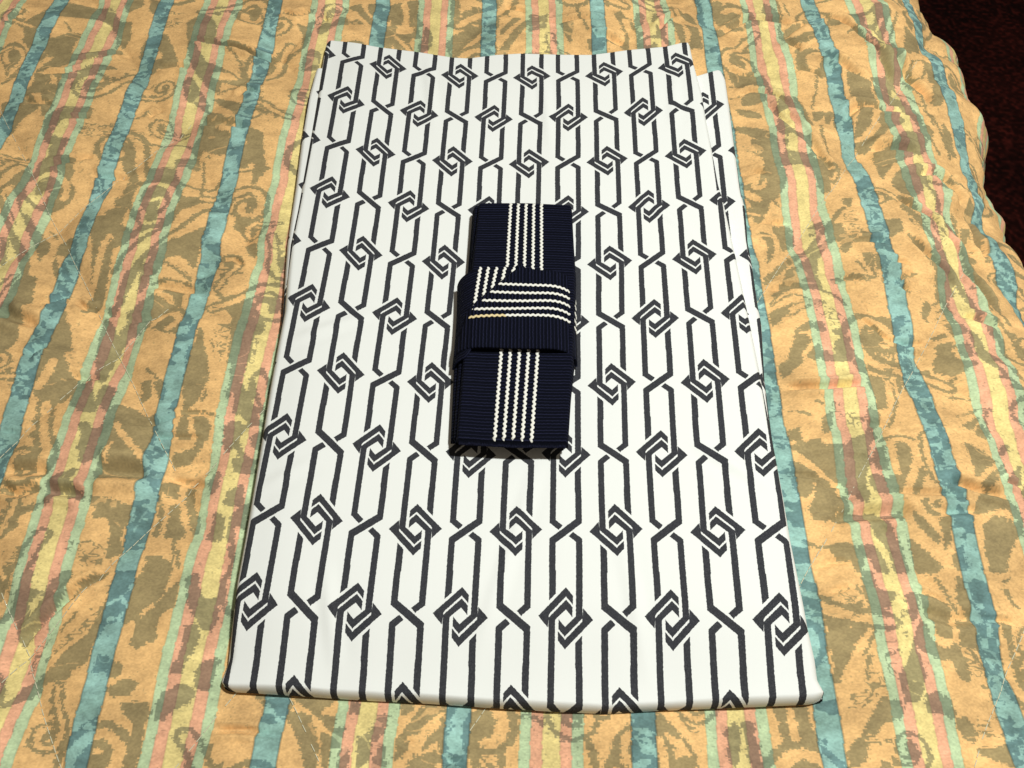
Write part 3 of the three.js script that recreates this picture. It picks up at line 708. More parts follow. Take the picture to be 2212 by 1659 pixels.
CR(2,5,-340,-474,-317,-483);
CR(2,5,-363,-483,-348,-483);
CR(2.5,8,-333,-515,-303,-513,-275,-510);
CR(2,5,-375,-417,-342,-418);
CR(3,5,-368,-861,-338,-855,-310,-847,-288,-842);
CR(3,7,-394,-816,-369,-818,-356,-816);
CR(3,7,-522,-762,-505,-758,-488,-757);
CR(2.5,5,-480,-825,-457,-833,-440,-848);
CR(2.5,5,-515,-802,-486,-803,-458,-815);
CR(2.5,5,-375,-754,-384,-739);
CR(2,4,-472,-731,-441,-733);
CR(3,8,-331,-731,-306,-728,-275,-719);
CR(2.5,6,-473,-665,-443,-672,-422,-679);
CR(2,6,-422,-654,-384,-653);
CR(2.5,5,-582,-889,-570,-893,-565,-920);
CR(2.5,6,-300,-774,-292,-786,-273,-778);
CR(3,7,267,-766,293,-705,307,-658);
CR(4,7,332,-922,360,-907,379,-869,393,-826,398,-802);
CR(3,6,220,-824,235,-816,254,-814);
CR(3,6,220,-777,241,-787,269,-781,283,-763);
CR(3,6,215,-879,239,-899,253,-910,294,-913,315,-911);
CR(3,6,289,-880,314,-902,323,-902);
CR(3,6,215,-662,230,-664,239,-659);
CR(4,8,352,-708,380,-701,400,-693);
CR(4,8,383,-664,407,-667,423,-646,432,-631);
CR(4,8,329,-741,350,-763,374,-760,405,-755);
CR(3,6,322,-841,335,-835,352,-813,371,-802);
CR(4,7,400,-858,413,-834,423,-802,432,-768);
CR(3,7,257,-773,264,-747,295,-690);
CR(3,6,292,-872,306,-853);
CR(3,6,295,-820,320,-809);
CR(2,4,219,-599,237,-600,256,-599);
CR(2.5,4,292,-492,315,-465,338,-462,353,-463);
CR(2,4,281,-527,293,-532,309,-527);
CR(2.5,4,332,-522,343,-528,354,-531);
CR(2.5,4,336,-521,346,-513);
CR(3,6,353,-575,369,-555,386,-538,392,-520);
CR(3.5,6,393,-590,407,-559,415,-527,423,-500);
CR(3,6,221,-518,253,-522);
CR(3,5,303,-570,337,-569);
CR(2.5,5,334,-546,351,-542);
CR(3,6,389,-495,404,-487,417,-477);
CR(2,5,217,-413,250,-411,293,-416);
CR(4,8,430,-621,437,-591,443,-570);
CR(4,7,357,-627,375,-610,393,-590);
CR(2,4,-198,-137,-182,-137,-167,-135,-151,-133);
CR(2,4,-45,-119,-31,-118);
CR(1.5,4,-75,-131,-65,-130);
CR(3,6,-275,-917,-258,-912,-235,-922);
CR(3,6,-332,-853,-291,-841,-271,-838,-258,-842);
CR(3,6,-229,-917,-222,-913);
CR(3,6,2,-909,40,-907,64,-910,94,-908);
CR(3,6,74,-877,92,-880,118,-865);
CR(3.5,6,190,-934,163,-909,150,-881);
CR(3,6,-4,-847,18,-852,47,-856);
CR(2.5,6,-20,-938,5,-929);
const RISE = [-1.25, -0.965, -0.705, -0.447, -0.186, 0.072, 0.333], FALL = [0.335, 0.075, -0.185, -0.445, -0.705, -0.965, -1.225], SL = 1.52;
const EDGE = [[0.452, -1.25], [0.4531, -1.0009], [0.471, -0.9463], [0.4796, -0.8945], [0.4682, -0.8219], [0.4744, -0.799], [0.4698, -0.7548], [0.4542, -0.7059], [0.4485, -0.6599], [0.4475, -0.6164], [0.4521, -0.5869], [0.4528, -0.5364], [0.4578, -0.4892], [0.462, -0.40], [0.458, -0.30], [0.463, -0.2], [0.46, 0.2]];
const edgeAt = (z) => { let i = 1; while (i < EDGE.length - 1 && EDGE[i][1] < z) i++; const a = EDGE[i - 1], b = EDGE[i], t = clamp((z - a[1]) / (b[1] - a[1]), 0, 1); return mix(a[0], b[0], t * t * (3 - 2 * t)) - 0.128; };
function clothHeight(x, z) {
  const wob = 0.006 * (vn(x * 20, z * 20, 61) - 0.5);
  let q = 1; for (const c of RISE) q = Math.min(q, Math.abs(z + SL * x - c + wob) / 1.82); let q2 = 1; for (const c of FALL) q2 = Math.min(q2, Math.abs(z - SL * x - c + wob) / 1.82);
  let h = 0.0085 * (1 - Math.exp(-q / 0.022)) + 0.0085 * (1 - Math.exp(-q2 / 0.022)) - 0.0145;
  const far = ss(0.2, 0.4, x) * ss(-0.25, -0.5, z);
  h += (fbm(x * 7, z * 26, 62, 3) - 0.5) * (0.008 + 0.008 * far) + (fbm(x * 16 + z * 5, z * 60, 64, 2) - 0.5) * (0.0022 + 0.003 * far);
  h += far * (fbm((x * 1.6 - z * 0.9) * 16, (x + z * 1.6) * 5, 66, 2) - 0.5) * 0.011;
  h += 0.0007 * (vn(x * 230, z * 330, 68) - 0.5);
  let c = 0;
  for (const k of creases) {
    if (x < k.x0 || x > k.x1 || z < k.z0 || z > k.z1) continue;
    let best = 9, side = 0, tt = 0; const n = k.p.length - 1;
    for (let i = 0; i < n; i++) { const a = k.p[i], b = k.p[i + 1], [d, t] = segDist(x, z, a[0], a[1], b[0], b[1]); if (d < best) { best = d; side = (x - a[0]) * (b[1] - a[1]) - (z - a[1]) * (b[0] - a[0]) > 0 ? 1 : -1; tt = (i + t) / n; } }
    const end = ss(0, 0.18, tt) * ss(1, 0.82, tt), u = best / k.w;
    c += end * 1.55 * k.d * (-1.0 * Math.exp(-u * u) + 0.75 * Math.exp(-((u - 1.9) * (u - 1.9)) / 1.3));
  }
  h += c;
  const inside = ss(0.245, 0.19, Math.abs(x)) * ss(-0.89, -0.83, z) * ss(-0.12, -0.17, z);     // the folded robe presses the padding flat
  return mix(h, -0.0065, inside);
}
const bedspread = new THREE.Group(); bedspread.name = 'bedspread'; scene.add(bedspread);
tag(bedspread, 'quilted bedspread striped in orange, teal, mint, pink and yellow with brown leafy scrolls', 'bedspread');
{
  const NX = 760, NZ = 620, S0 = -0.95, S1 = 0.80, Z0 = -1.28, Z1 = 0.18, N0 = 0;
  const sAt = (i) => { const t = i / (NX - 1); return mix(S0, S1, t); }, zAt = (j) => mix(Z1, Z0, j / (NZ - 1));
  // the cloth droops ever more steeply towards the edge of the bed and then hangs
  const N = 400, DS_ = 0.001, fall = [[0, 0, 0]]; { let x = 0, y = 0; for (let i = 1; i <= N; i++) { const th = Math.min(1.5, 1.2 * Math.pow((i * DS_) / 0.2, 2)); x += DS_ * Math.cos(th); y -= DS_ * Math.sin(th); fall.push([x, y, th]); } }
  const clothPoint = (s, z) => {
    const st = edgeAt(z), h = clothHeight(Math.min(s, st + 0.19), z);
    if (s <= st) return [s, h, z];
    const d = (s - st) / DS_, k = Math.min(N - 1, Math.floor(d)), f = d - k, a = fall[k], b = fall[k + 1], th = mix(a[2], b[2], Math.min(f, 1)), drape = 0.014 * Math.sin(z * 34 + 1.2) + 0.02 * (vn(z * 9, 2, 70) - 0.5);
    return [st + mix(a[0], b[0], f) + h * Math.sin(th) + drape * ss(0.25, 0.4, s - st), mix(a[1], b[1], f) + h * Math.cos(th), z];
  };
  const m = new THREE.MeshStandardMaterial({ map: printTex, roughness: 0.92 });
  const uvOf = (s, z) => [(s - TX0) / (TX1 - TX0), 1 - (z - TZ0) / (TZ1 - TZ0)];
  mesh('quilt_cloth', gridGeometry(NX, NZ, (i, j) => clothPoint(sAt(i), zAt(j)), (i, j) => uvOf(sAt(i), zAt(j))), m, bedspread);
  // quilting thread: short pale stitches that lie in the seams
  const tm = new THREE.MeshStandardMaterial({ color: new THREE.Color().setRGB(0.60, 0.58, 0.42), roughness: 0.8 });
  const stitch = new THREE.CapsuleGeometry(0.00036, 0.0050, 2, 5); stitch.rotateX(Math.PI / 2);
  const seam = (dir, c, xa, xb) => {
    const gs = [], M = new THREE.Matrix4(), step = 0.0068 / 1.82; let n = 0;
    for (let x = xa; x < xb; x += step, n++) {
      const z = c - dir * SL * x - (0.006 * (vn(x * 20, (c - dir * SL * x) * 20, 61) - 0.5)); if (hsh(n, Math.round(c * 99), 71) > 0.93) continue;
      const x2 = x + step, z2 = z - dir * SL * step, a = clothPoint(x, z), b = clothPoint(x2, z2), g = stitch.clone();
      M.lookAt(new THREE.Vector3(...b), new THREE.Vector3(...a), new THREE.Vector3(0, 1, 0)); M.setPosition((a[0] + b[0]) / 2, (a[1] + b[1]) / 2 + 0.0006, (a[2] + b[2]) / 2); g.applyMatrix4(M); gs.push(g);
    }
    mesh('quilting_thread', mergeGeometries(gs), tm, bedspread);
  };
  seam(1, -1.25, -0.50, -0.34); seam(1, -0.965, -0.44, -0.31); seam(1, -0.70, -0.36, -0.2); seam(1, -0.447, -0.24, -0.17); seam(1, -0.186, 0.205, 0.43); seam(1, -0.186, -0.03, 0.0); seam(1, 0.072, 0.195, 0.41); seam(1, 0.333, 0.29, 0.36);
  seam(-1, 0.075, -0.56, -0.27); seam(-1, 0.335, -0.39, -0.28); seam(-1, 0.075, -0.175, -0.12);
}

// ---------------------------------------------------------------- the folded robe: print
// one repeat of the knot-and-chain print: two chains, each with a knot and a crossing, side by side and half a repeat apart
const KW = 900, KH = 1600, kc = document.createElement('canvas'); kc.width = KW; kc.height = KH; const kx = kc.getContext('2d');
kx.fillStyle = '#fff'; kx.fillRect(0, 0, KW, KH); kx.fillStyle = '#000';
{
  const sx = KW / 2 / 600, sy = KH / 2 / 935, H = 935;
  const poly = (ox, oy, m, pts) => { kx.beginPath(); pts.forEach(([x, y], i) => kx[i ? 'lineTo' : 'moveTo']((ox + m * x) * sx, (oy + y) * sy)); kx.closePath(); kx.fill(); kx.lineWidth = 9; kx.stroke(); };
  const knot = [[[-190, -600], [-190, 0], [5, 168], [75, 102], [75, 22], [3, 90], [-126, -14], [-126, -600]], [[-308, 16], [-208, -82], [-198, 36], [3, 212], [80, 140], [80, 212], [3, 290]], [[-187, 178], [-121, 238], [-121, 600], [-187, 600]]];
  const cross = [[[-190, -600], [-190, -88], [126, 134], [126, 600], [190, 600], [190, 88], [-126, -134], [-126, -600]], [[190, -600], [190, -98], [88, -20], [44, -62], [126, -126], [126, -600]]];
  const half = (pts) => pts.map(([x, y]) => [-x, -y]);
  const put = (ox, oy, m) => { for (const w of [-1, 0, 1]) for (const v of [-1, 0, 1]) { const X = ox + w * 1200, Y = oy + v * 2 * H; for (const p of knot) { poly(X, Y, m, cut(p)); poly(X, Y, m, half(cut(p))); } poly(X, Y + H, m, cut(cross[0])); poly(X, Y + H, m, cut(cross[1])); poly(X, Y + H, m, half(cut(cross[1]))); } };
  const cut = (p) => p.map(([x, y]) => [x, clamp(y, -472, 472)]);
  // chain at share 0 has its knot on the lower edge of the repeat; its mirror twin sits half a repeat up
  put(0, 2 * H, -1); put(600, H, 1);
}
const ink = kx.getImageData(0, 0, KW, KH).data;
const knotTex = dataTex(KW, KH, (i, jj) => {
  const j = KH - 1 - jj, wx = Math.round((vn(i / 7, j / 7, 81) - 0.5) * 5), wy = Math.round((vn(i / 7, j / 7, 82) - 0.5) * 5);
  const k = (((j + wy + KH) % KH) * KW + ((i + wx + KW) % KW)) * 4, d = 1 - ink[k] / 255, g = vn(i / 3.2, j / 3.2, 83), g2 = vn(i / 9, j / 9, 84), t = d * (1 - 0.13 * Math.max(0, g - 0.62) * 4 * g2);
  const w = 3 * (vn(i / 2, j / 2, 85) - 0.5);
  return [mix(234 + w, 42 + 26 * g, t), mix(236 + w, 43 + 26 * g, t), mix(231 + w, 47 + 26 * g, t)];
}, true);
const weave = dataTex(256, 256, (i, j) => { const v = 128 + 90 * (((i >> 2) + (j >> 2)) & 1 ? 0.5 : -0.5) + 60 * (vn(i / 3, j / 3, 86) - 0.5); return [v, v, v]; });
weave.repeat.set(6, 10);
const robeCloth = new THREE.MeshPhysicalMaterial({ specularIntensity: 0.35, map: knotTex, roughness: 0.9, bumpMap: weave, bumpScale: 0.00006 });

// chains (u) and half repeats (v) of the print at a place on the robe: the cloth lies slightly skewed and bowed
function printAt(x, z) {
  const a = x / 0.2, b = (z + 0.5) / 0.35;
  const u = 4.8624 + 0.2576 * b + 0.0356 * b * b - 0.0653 * b ** 3 + 5.4898 * a + 0.1254 * a * b - 0.0552 * a * b * b - 0.0308 * a * a - 0.0189 * a * a * b - 0.1027 * a ** 3;
  const v = 4.599 - 5.5253 * b - 0.0345 * b * b + 0.0405 * b ** 3 - 0.0157 * a + 0.0364 * a * b - 0.0269 * a * b * b - 0.3002 * a * a + 0.2735 * a * a * b + 0.1114 * a ** 3;
  return [u + 0.05 * (fbm(x * 22, z * 9, 95, 2) - 0.5), v + 0.05 * (fbm(x * 14, z * 16, 97, 2) - 0.5)];
}
// a cushion of folded cloth between four edge lines; y0 underside, y1 top, r how far the rim rolls
function slab(edges, y0, y1, r, opts = {}) {
  const { top, bottom, left, right } = edges, { nx = 90, ny = 130, uv, swell = () => 0, taper = () => 0, rEnd = r } = opts;
  const A = bottom[0], B = bottom[bottom.length - 1], C = top[0], E = top[top.length - 1];
  const W = Math.hypot(B[0] - A[0], B[1] - A[1]), H = Math.hypot(C[0] - A[0], C[1] - A[1]);
  const stops = (n, len, rr) => { const o = [], k = 9, e = rr / len; for (let i = 0; i < k; i++) o.push(e * (1 - Math.cos((i / k) * Math.PI / 2))); for (let i = 0; i <= n; i++) o.push(mix(e, 1 - e, i / n)); for (let i = k - 1; i >= 0; i--) o.push(1 - e * (1 - Math.cos((i / k) * Math.PI / 2))); return o; };
  const S = stops(nx, W, r), T = stops(ny, H, rEnd);
  const bl = S.map((s) => along(bottom, s)), tl = S.map((s) => along(top, s)), ll = T.map((t) => along(left, t)), rl = T.map((t) => along(right, t));
  const at = (i, j) => { const s = S[i], t = T[j]; const f = (c) => (1 - t) * bl[i][c] + t * tl[i][c] + (1 - s) * ll[j][c] + s * rl[j][c] - ((1 - s) * (1 - t) * A[c] + s * (1 - t) * B[c] + (1 - s) * t * C[c] + s * t * E[c]); return [f(0), f(1)]; };
  const rim = (i, j) => { const dx = Math.min(S[i], 1 - S[i]) * W, dz = Math.min(T[j], 1 - T[j]) * H, e = Math.max(0, 1 - dx / r), f = Math.max(0, 1 - dz / rEnd); return [e, f, Math.min(1, Math.hypot(e, f))]; };
  const g1 = gridGeometry(S.length, T.length, (i, j) => { const [x, z] = at(i, j), k = rim(i, j)[2]; return [x, y0 + (y1 - y0 + taper(x, z) + swell(x, z, S[i], T[j]) * (1 - k)) * Math.sqrt(1 - k * k), z]; },
    (i, j) => { const [x, z] = at(i, j), [e, f] = rim(i, j), ex = r * (Math.asin(Math.min(1, e)) - e) * (S[i] < 0.5 ? -1 : 1), ez = rEnd * (Math.asin(Math.min(1, f)) - f) * (T[j] < 0.5 ? 1 : -1); return uv(x + ex, z + ez, S[i], T[j], W, H); });
  const g2 = gridGeometry(S.length, T.length, (i, j) => { const [x, z] = at(i, j); return [x, y0, z]; }, (i, j) => { const [x, z] = at(i, j); return uv(x, z, S[i], T[j], W, H); }, true);
  return mergeGeometries([g1, g2]);
}
const robe = new THREE.Group(); robe.name = 'folded_robe'; scene.add(robe);
tag(robe, 'folded white cotton robe printed with black knotted chains, lying on the striped bedspread', 'robe');
const FRONT = {
  top: [[-0.2142, -0.8475], [-0.2056, -0.8515], [-0.1942, -0.8487], [-0.1515, -0.8366], [-0.1096, -0.8285], [-0.0730, -0.8195], [-0.0561, -0.8187], [-0.0250, -0.8257], [-0.0257, -0.8253], [-0.0009, -0.8279], [0.0363, -0.8268], [0.0734, -0.8265], [0.0909, -0.8299], [0.1126, -0.8349], [0.1544, -0.8417], [0.1730, -0.8487], [0.1790, -0.8492], [0.1832, -0.8461]],
  left: [[-0.1959, -0.1631], [-0.1991, -0.1674], [-0.1976, -0.1729], [-0.1956, -0.1820], [-0.1977, -0.2070], [-0.1994, -0.2355], [-0.1995, -0.2643], [-0.2001, -0.3030], [-0.2013, -0.3537], [-0.2025, -0.3974], [-0.2028, -0.4423], [-0.2026, -0.4764], [-0.2055, -0.5083], [-0.2090, -0.5539], [-0.2085, -0.5968], [-0.2093, -0.6483], [-0.2100, -0.7016], [-0.2112, -0.7560], [-0.2142, -0.8269], [-0.2142, -0.8475]],
  bottom: [[-0.1966, -0.1637], [-0.1924, -0.1619], [-0.1528, -0.1600], [-0.1043, -0.1574], [-0.0560, -0.1556], [-0.0083, -0.1531], [0.0259, -0.1516], [0.0606, -0.1505], [0.0946, -0.1529], [0.1480, -0.1556], [0.1973, -0.1583], [0.2072, -0.1605]],
  right: [[0.2065, -0.1600], [0.2077, -0.1648], [0.2044, -0.1721], [0.2046, -0.1860], [0.2026, -0.2072], [0.2017, -0.2361], [0.2006, -0.2693], [0.2007, -0.3046], [0.2002, -0.3357], [0.1995, -0.3752], [0.1988, -0.4151], [0.1976, -0.4623], [0.1960, -0.5104], [0.1939, -0.5592], [0.1916, -0.6085], [0.1893, -0.6304], [0.1887, -0.6745], [0.1876, -0.7113], [0.1874, -0.7581], [0.1844, -0.8078], [0.1832, -0.8461]],
};
const BACK = {
  top: [[-0.2192, -0.8059], [-0.2150, -0.8075], [-0.1601, -0.8013], [-0.0613, -0.7859], [0.0843, -0.7840], [0.1827, -0.8003], [0.2059, -0.8112], [0.2133, -0.8113]],
  left: [[-0.1960, -0.1654], [-0.1987, -0.2100], [-0.2004, -0.2673], [-0.2007, -0.3070], [-0.2018, -0.3577], [-0.2033, -0.4014], [-0.2039, -0.4457], [-0.2052, -0.4798], [-0.2085, -0.5119], [-0.2130, -0.5577], [-0.2145, -0.5912], [-0.2161, -0.6342], [-0.2199, -0.7018], [-0.2218, -0.7539], [-0.2203, -0.7912], [-0.2195, -0.8073]],
  bottom: [[-0.1964, -0.1657], [-0.1527, -0.1617], [-0.0563, -0.1574], [0.0610, -0.1526], [0.1471, -0.1579], [0.2033, -0.1631]],
  right: [[0.2026, -0.1626], [0.2026, -0.2080], [0.2019, -0.2372], [0.2009, -0.2706], [0.2010, -0.3061], [0.2014, -0.3341], [0.2015, -0.3613], [0.2033, -0.4149], [0.2089, -0.4731], [0.2086, -0.4944], [0.2099, -0.5457], [0.2095, -0.5666], [0.2127, -0.6086], [0.2114, -0.6320], [0.2128, -0.6816], [0.2152, -0.7542], [0.2163, -0.7954], [0.2133, -0.8113]],
};
const robeTaper = (x, z) => -0.0095 * ss(-0.225, -0.158, z) - 0.003 * ss(-0.17, -0.205, x) - 0.003 * ss(-0.76, -0.84, z);
const FOLDS = [[-0.03, -0.17, 0.02, -0.34, 0.0012], [0.09, -0.16, 0.075, -0.27, 0.001], [-0.12, -0.17, -0.135, -0.25, 0.0012], [-0.195, -0.44, -0.12, -0.47, 0.0014], [-0.2, -0.3, -0.15, -0.33, 0.001], [0.13, -0.35, 0.19, -0.31, 0.0012], [0.02, -0.82, 0.03, -0.66, 0.0012], [-0.1, -0.82, -0.085, -0.7, 0.001], [0.1, -0.62, 0.16, -0.56, 0.001], [0.16, -0.8, 0.15, -0.7, 0.0012]];
const robeCrease = (x, z) => { let s = 0; for (const [a, b, c, d, k] of FOLDS) { const [q, tt] = segDist(x, z, a, b, c, d); if (q < 0.03) { const u = q / 0.0045; s += k * Math.sin(Math.PI * clamp(tt, 0.02, 0.98)) * (Math.exp(-u * u) - 0.5 * Math.exp(-((u - 2) ** 2))); } } return s; };
const robeSwell = (x, z) => robeCrease(x, z) + 0.0022 * (fbm(x * 9, z * 5, 91, 2) - 0.5) + 0.0014 * (vn(x * 26, z * 3, 92) - 0.5) + 0.0012 * (vn(x * 50, z * 8, 93) - 0.5) * ss(-0.3, -0.16, z);
const backUv = (x, z) => { const [u, v] = printAt(x, z); return [(u + 0.36) / 2, (v - 0.1) / 2]; };
mesh('under_fold', slab(BACK, -0.0035, 0.0085, 0.006, { uv: backUv, swell: robeSwell, taper: (x, z) => -0.005 * ss(-0.23, -0.165, z), rEnd: 0.006 }), robeCloth, robe);
mesh('front_fold', slab(FRONT, -0.003, 0.0175, 0.008, { nx: 150, ny: 240, uv: (x, z) => { const [u, v] = printAt(x, z); return [u / 2, v / 2]; }, swell: robeSwell, taper: robeTaper, rEnd: 0.005 }), robeCloth, robe);

// ---------------------------------------------------------------- the sash on the robe
const ribs = (bump) => dataTex(256, 256, (i, j) => {                      // 8 ribs per repeat, across v
  const w = (vn(i / 9, j / 40, 101) - 0.5) * 5, p = ((j + w) / 32) * 2 * Math.PI, r = 0.5 + 0.5 * Math.cos(p), n = vn(i / 2.4, j / 1.8, 102), st = hsh(Math.floor((j + w) / 32), 3, 103);
  if (bump) { const v = 255 * clamp(0.8 * r + 0.3 * (n - 0.5), 0, 1); return [v, v, v]; }
  const ribHighlight = Math.pow(r, 3) * (0.35 + 0.65 * st) * (0.4 + 0.9 * n), b = vn(i / 3, j / 3, 104);  // highlight painted into the colour along each rib top
  return [9 + 34 * ribHighlight + 10 * b * n, 11 + 34 * ribHighlight + 11 * b * n, 20 + 52 * ribHighlight + 14 * b * n];
}, !bump);
const navy = new THREE.MeshPhysicalMaterial({ specularIntensity: 0.12, map: ribs(false), bumpMap: ribs(true), bumpScale: 0.0009, roughness: 0.95 });
const cordM = new THREE.MeshStandardMaterial({ color: new THREE.Color().setRGB(0.80, 0.79, 0.71), roughness: 0.85 });
const oldCordM = new THREE.MeshStandardMaterial({ color: new THREE.Color().setRGB(0.74, 0.60, 0.32), roughness: 0.85 });
const RIB = 0.0225;                                                       // metres per rib texture repeat
const sash = new THREE.Group(); sash.name = 'sash'; scene.add(sash);
tag(sash, 'folded navy ribbed sash with five white cord stripes, wrapped round its middle, on the robe', 'sash');
const bead = new THREE.SphereGeometry(1, 7, 5);
function cord(pts, parent, m = cordM, endM) {                             // a braided cord: slanting stitches along a line of points
  let L = 0; const ls = [0]; for (let i = 1; i < pts.length; i++) { L += pts[i].distanceTo(pts[i - 1]); ls.push(L); }
  const n = Math.max(3, Math.round(L / 0.00205)), gs = [], M = new THREE.Matrix4(), tg = new THREE.Vector3(), up = new THREE.Vector3(0, 1, 0), sd = new THREE.Vector3(), p = new THREE.Vector3();
  for (let k = 0; k < n; k++) {
    const d = ((k + 0.5) / n) * L; let i = 1; while (i < pts.length - 1 && ls[i] < d) i++; const f = (d - ls[i - 1]) / (ls[i] - ls[i - 1]);
    p.lerpVectors(pts[i - 1], pts[i], f); tg.subVectors(pts[i], pts[i - 1]).normalize(); sd.crossVectors(tg, up).normalize(); const nn = new THREE.Vector3().crossVectors(sd, tg).normalize();
    const o = k % 2 ? 1 : -1, ax = tg.clone().multiplyScalar(0.86).addScaledVector(sd, 0.5 * o).normalize(), ay = new THREE.Vector3().crossVectors(ax, nn).normalize();
    M.makeBasis(ax.multiplyScalar(0.0020), nn.clone().multiplyScalar(0.00062), ay.multiplyScalar(0.0012)); M.setPosition(p.clone().addScaledVector(sd, 0.00028 * o).addScaledVector(nn, 0.00015));
    gs.push(bead.clone().applyMatrix4(M));
  }
  return mesh('cord_stripe', mergeGeometries(gs), m, parent);
}
// the long strip folded back and forth: three turns under, the striped one on top
const TOPF = { left: [[-0.0460, -0.3335], [-0.0441, -0.4124], [-0.0409, -0.5004], [-0.0371, -0.5790]], right: [[0.0374, -0.3315], [0.0438, -0.4135], [0.0474, -0.496], [0.0462, -0.5775]] };
TOPF.bottom = [TOPF.left[0], [-0.004, -0.3312], TOPF.right[0]]; TOPF.top = [TOPF.left[3], [0.004, -0.5798], TOPF.right[3]];
const shift = (f, dl, dr, db, dt) => ({ left: f.left.map(([x, z], i) => [x + dl[i], z + (i === 0 ? db : i === 3 ? dt : 0)]), right: f.right.map(([x, z], i) => [x + dr[i], z + (i === 0 ? db : i === 3 ? dt : 0)]) });
const closeUp = (f) => { f.bottom = [f.left[0], f.right[0]]; f.top = [f.left[3], f.right[3]]; return f; };
const ribUv = (x, z, s, t, W, H) => [(s * W) / RIB, (t * H) / RIB];
const turns = [[shift(TOPF, [0.0005, -0.0045, -0.002, -0.005], [0.0005, 0.001, 0.001, 0], -0.0105, 0.0), 0.0162, 0.0230], [shift(TOPF, [-0.005, -0.0078, -0.004, -0.006], [-0.001, 0.0015, 0.0005, 0], -0.0075, -0.0045), 0.0228, 0.0290], [shift(TOPF, [-0.0025, -0.004, -0.0015, -0.0045], [-0.0005, 0.0005, 0.001, 0], -0.0045, -0.0025), 0.0288, 0.0350]];
for (const [f, a, b] of turns) mesh('sash_turn', slab(closeUp(f), a, b, 0.0026, { nx: 14, ny: 40, uv: ribUv, rEnd: 0.0034 }), navy, sash);
const topSwell = (x, z) => 0.0022 * (fbm(x * 40, z * 14, 110, 2) - 0.4);
const topY0 = 0.0348, topY1 = 0.0412, topTurn = mesh('sash_turn', slab(TOPF, topY0, topY1, 0.0028, { nx: 24, ny: 60, uv: ribUv, rEnd: 0.0042, swell: topSwell }), navy, sash);
for (const f of [0.347, 0.428, 0.510, 0.591, 0.673]) {
  for (const [a, b] of [[0.006, 0.345], [0.60, 0.994]]) {
    const pts = []; for (let k = 0; k <= 40; k++) { const t = mix(a, b, k / 40), l = along(TOPF.left, t), r = along(TOPF.right, t), dz = Math.min(t, 1 - t) * 0.2485, e = Math.max(0, 1 - dz / 0.0042); const X = mix(l[0], r[0], f), Z = mix(l[1], r[1], f); pts.push(new THREE.Vector3(X, topY0 + (topY1 - topY0 + topSwell(X, Z) * (1 - e)) * Math.sqrt(Math.max(0, 1 - e * e)) + 0.0003, Z)); }
    cord(pts, topTurn);
  }
}
// thick sheet from a surface function of (s, t)
function sheet(fn, ns, nt, th, uv) {
  const P = []; for (let j = 0; j <= nt; j++) for (let i = 0; i <= ns; i++) P.push(new THREE.Vector3(...fn(i / ns, j / nt)));
  const at = (i, j) => P[clamp(j, 0, nt) * (ns + 1) + clamp(i, 0, ns)], N = (i, j) => { const a = at(i + 1, j).clone().sub(at(i - 1, j)), b = at(i, j + 1).clone().sub(at(i, j - 1)); return a.cross(b).normalize(); };
  // rows: underside edge, rolled rim, top, rolled rim, underside edge
  const cols = [[0, -1], [0, -0.5], ...Array.from({ length: ns + 1 }, (_, i) => [i, 0]), [ns, -0.5], [ns, -1]], rows = [[0, -1], [0, -0.5], ...Array.from({ length: nt + 1 }, (_, j) => [j, 0]), [nt, -0.5], [nt, -1]];
  return mergeGeometries([gridGeometry(cols.length, rows.length, (a, b) => { const [i, da] = cols[a], [j, db] = rows[b], d = Math.min(da, db), n = N(i, j), p = at(i, j).clone().addScaledVector(n, th * d); return p.toArray(); }, (a, b) => uv(cols[a][0] / ns, rows[b][0] / nt), false),
    gridGeometry(ns + 1, nt + 1, (i, j) => at(i, j).clone().addScaledVector(N(i, j), -th).toArray(), (i, j) => uv(i / ns, j / nt), true)]);
}
// height of the wrap over the bundle, falling away round both sides
const wrapY = (x) => { const r = Math.max(0, x - 0.018) / 0.0295, l = Math.max(0, -0.030 - x) / 0.0235; return 0.0205 + 0.0262 * Math.sqrt(Math.max(0, 1 - Math.pow(Math.min(1, r), 2.6))) * Math.sqrt(Math.max(0, 1 - Math.pow(Math.min(1, l), 2.4))); };
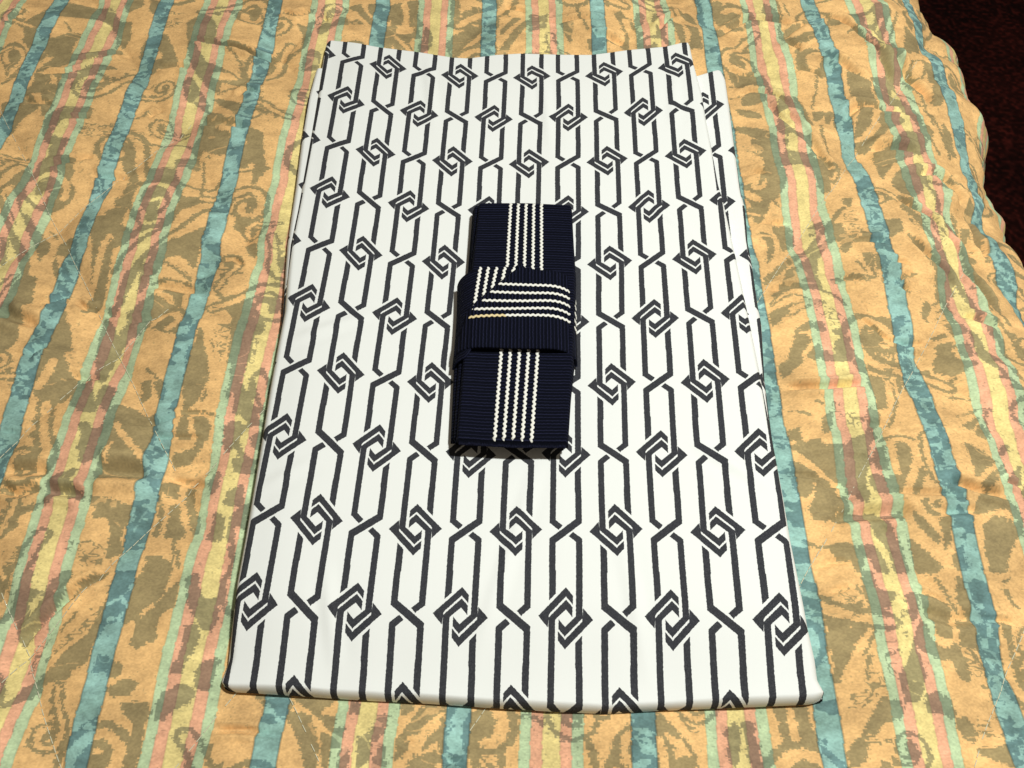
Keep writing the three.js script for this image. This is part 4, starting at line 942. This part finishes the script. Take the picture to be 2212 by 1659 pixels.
// left: the strip comes from the back with its stripes upright
const flapX = (s) => mix(-0.0530, 0.004, s), flapZ = (s, t) => mix(mix(-0.4068, -0.436, ss(0.16, 0.5, s)), -0.4925 - 0.005 * ss(0, 0.8, s), t);
const flap = mesh('wrap_flap', sheet((s, t) => { const x = flapX(1 - Math.pow(1 - s, 1.0)); return [x + 0.0012 * Math.sin(t * 3), wrapY(x), flapZ(s, t)]; }, 60, 40, 0.0016, (s, t) => [(s * 0.08) / RIB, (t * 0.09) / RIB]), navy, sash);
const diagX = (z) => mix(-0.041, -0.003, clamp((z + 0.4401) / (-0.4975 + 0.4401), 0, 1));
[[-0.0324, -0.0367, -0.4503], [-0.0259, -0.0296, -0.4607], [-0.0189, -0.0231, -0.4678], [-0.0120, -0.0144, -0.4793], [-0.0044, -0.0067, -0.4875]].forEach(([xa, xb, zb]) => {
  const pts = []; for (let k = 0; k <= 20; k++) { const x = mix(xa, xb, k / 20); pts.push(new THREE.Vector3(x, wrapY(x) + 0.0003, mix(-0.4962, zb + 0.001, k / 20))); } cord(pts, flap);
});
// right: folded over on the slant, its stripes run across and down the right side
const bandY = (x) => wrapY(x) + 0.0021 - 0.0012 * ss(-0.02, -0.045, x);
const bandLeft = (t) => (t < 0.45 ? mix(-0.0515, -0.0425, ss(0, 0.45, t)) : mix(-0.0425, 0.0, (t - 0.45) / 0.55)), bandTop = (x) => -0.4925 - 0.004 * ss(0.02, -0.005, x);
const bandPoint = (s, t) => { const x = mix(bandLeft(t), 0.0476, s), zb = -0.4142 + 0.0012 * Math.sin((x + 0.04) * 30), z = mix(zb, bandTop(x), t); return [x, bandY(x), z]; };
const band = mesh('wrap_band', sheet(bandPoint, 90, 50, 0.0022, (s, t) => [(t * 0.08) / RIB, (mix(bandLeft(t), 0.0476, s)) / RIB]), navy, sash);
[[-0.4763, -0.0178], [-0.4682, -0.0244], [-0.4598, -0.0307], [-0.4516, -0.0367], [-0.4443, -0.0410]].forEach(([z, xa], n) => {
  const pts = []; for (let k = 0; k <= 60; k++) { const x = mix(xa + 0.0012, 0.0474, Math.sin((k / 60) * Math.PI / 2)); pts.push(new THREE.Vector3(x, bandY(x) + 0.0003, z + 0.0006 * Math.sin(x * 60 + n))); }
  if (n < 4) cord(pts, band); else { const q = pts.findIndex((p) => p.x > -0.012); cord(pts.slice(0, q + 1), band, oldCordM).userData.label = 'yellowed end of the lowest cord'; cord(pts.slice(q), band); }
});
// the strip's corner that sticks out above the wrap
mesh('folded_tip', sheet((s, t) => { const x = mix(-0.0085, 0.0095, s), w = 1 - Math.abs(2 * s - 1); return [x, 0.0400 + 0.0085 * Math.pow(w, 0.7) * (1 - t * t), -0.4935 - 0.0125 * t * Math.pow(w, 0.8) - 0.002]; }, 16, 10, 0.0012, (s, t) => [(t * 0.02) / RIB, (s * 0.02) / RIB]), navy, sash);

renderer.render(scene, camera);
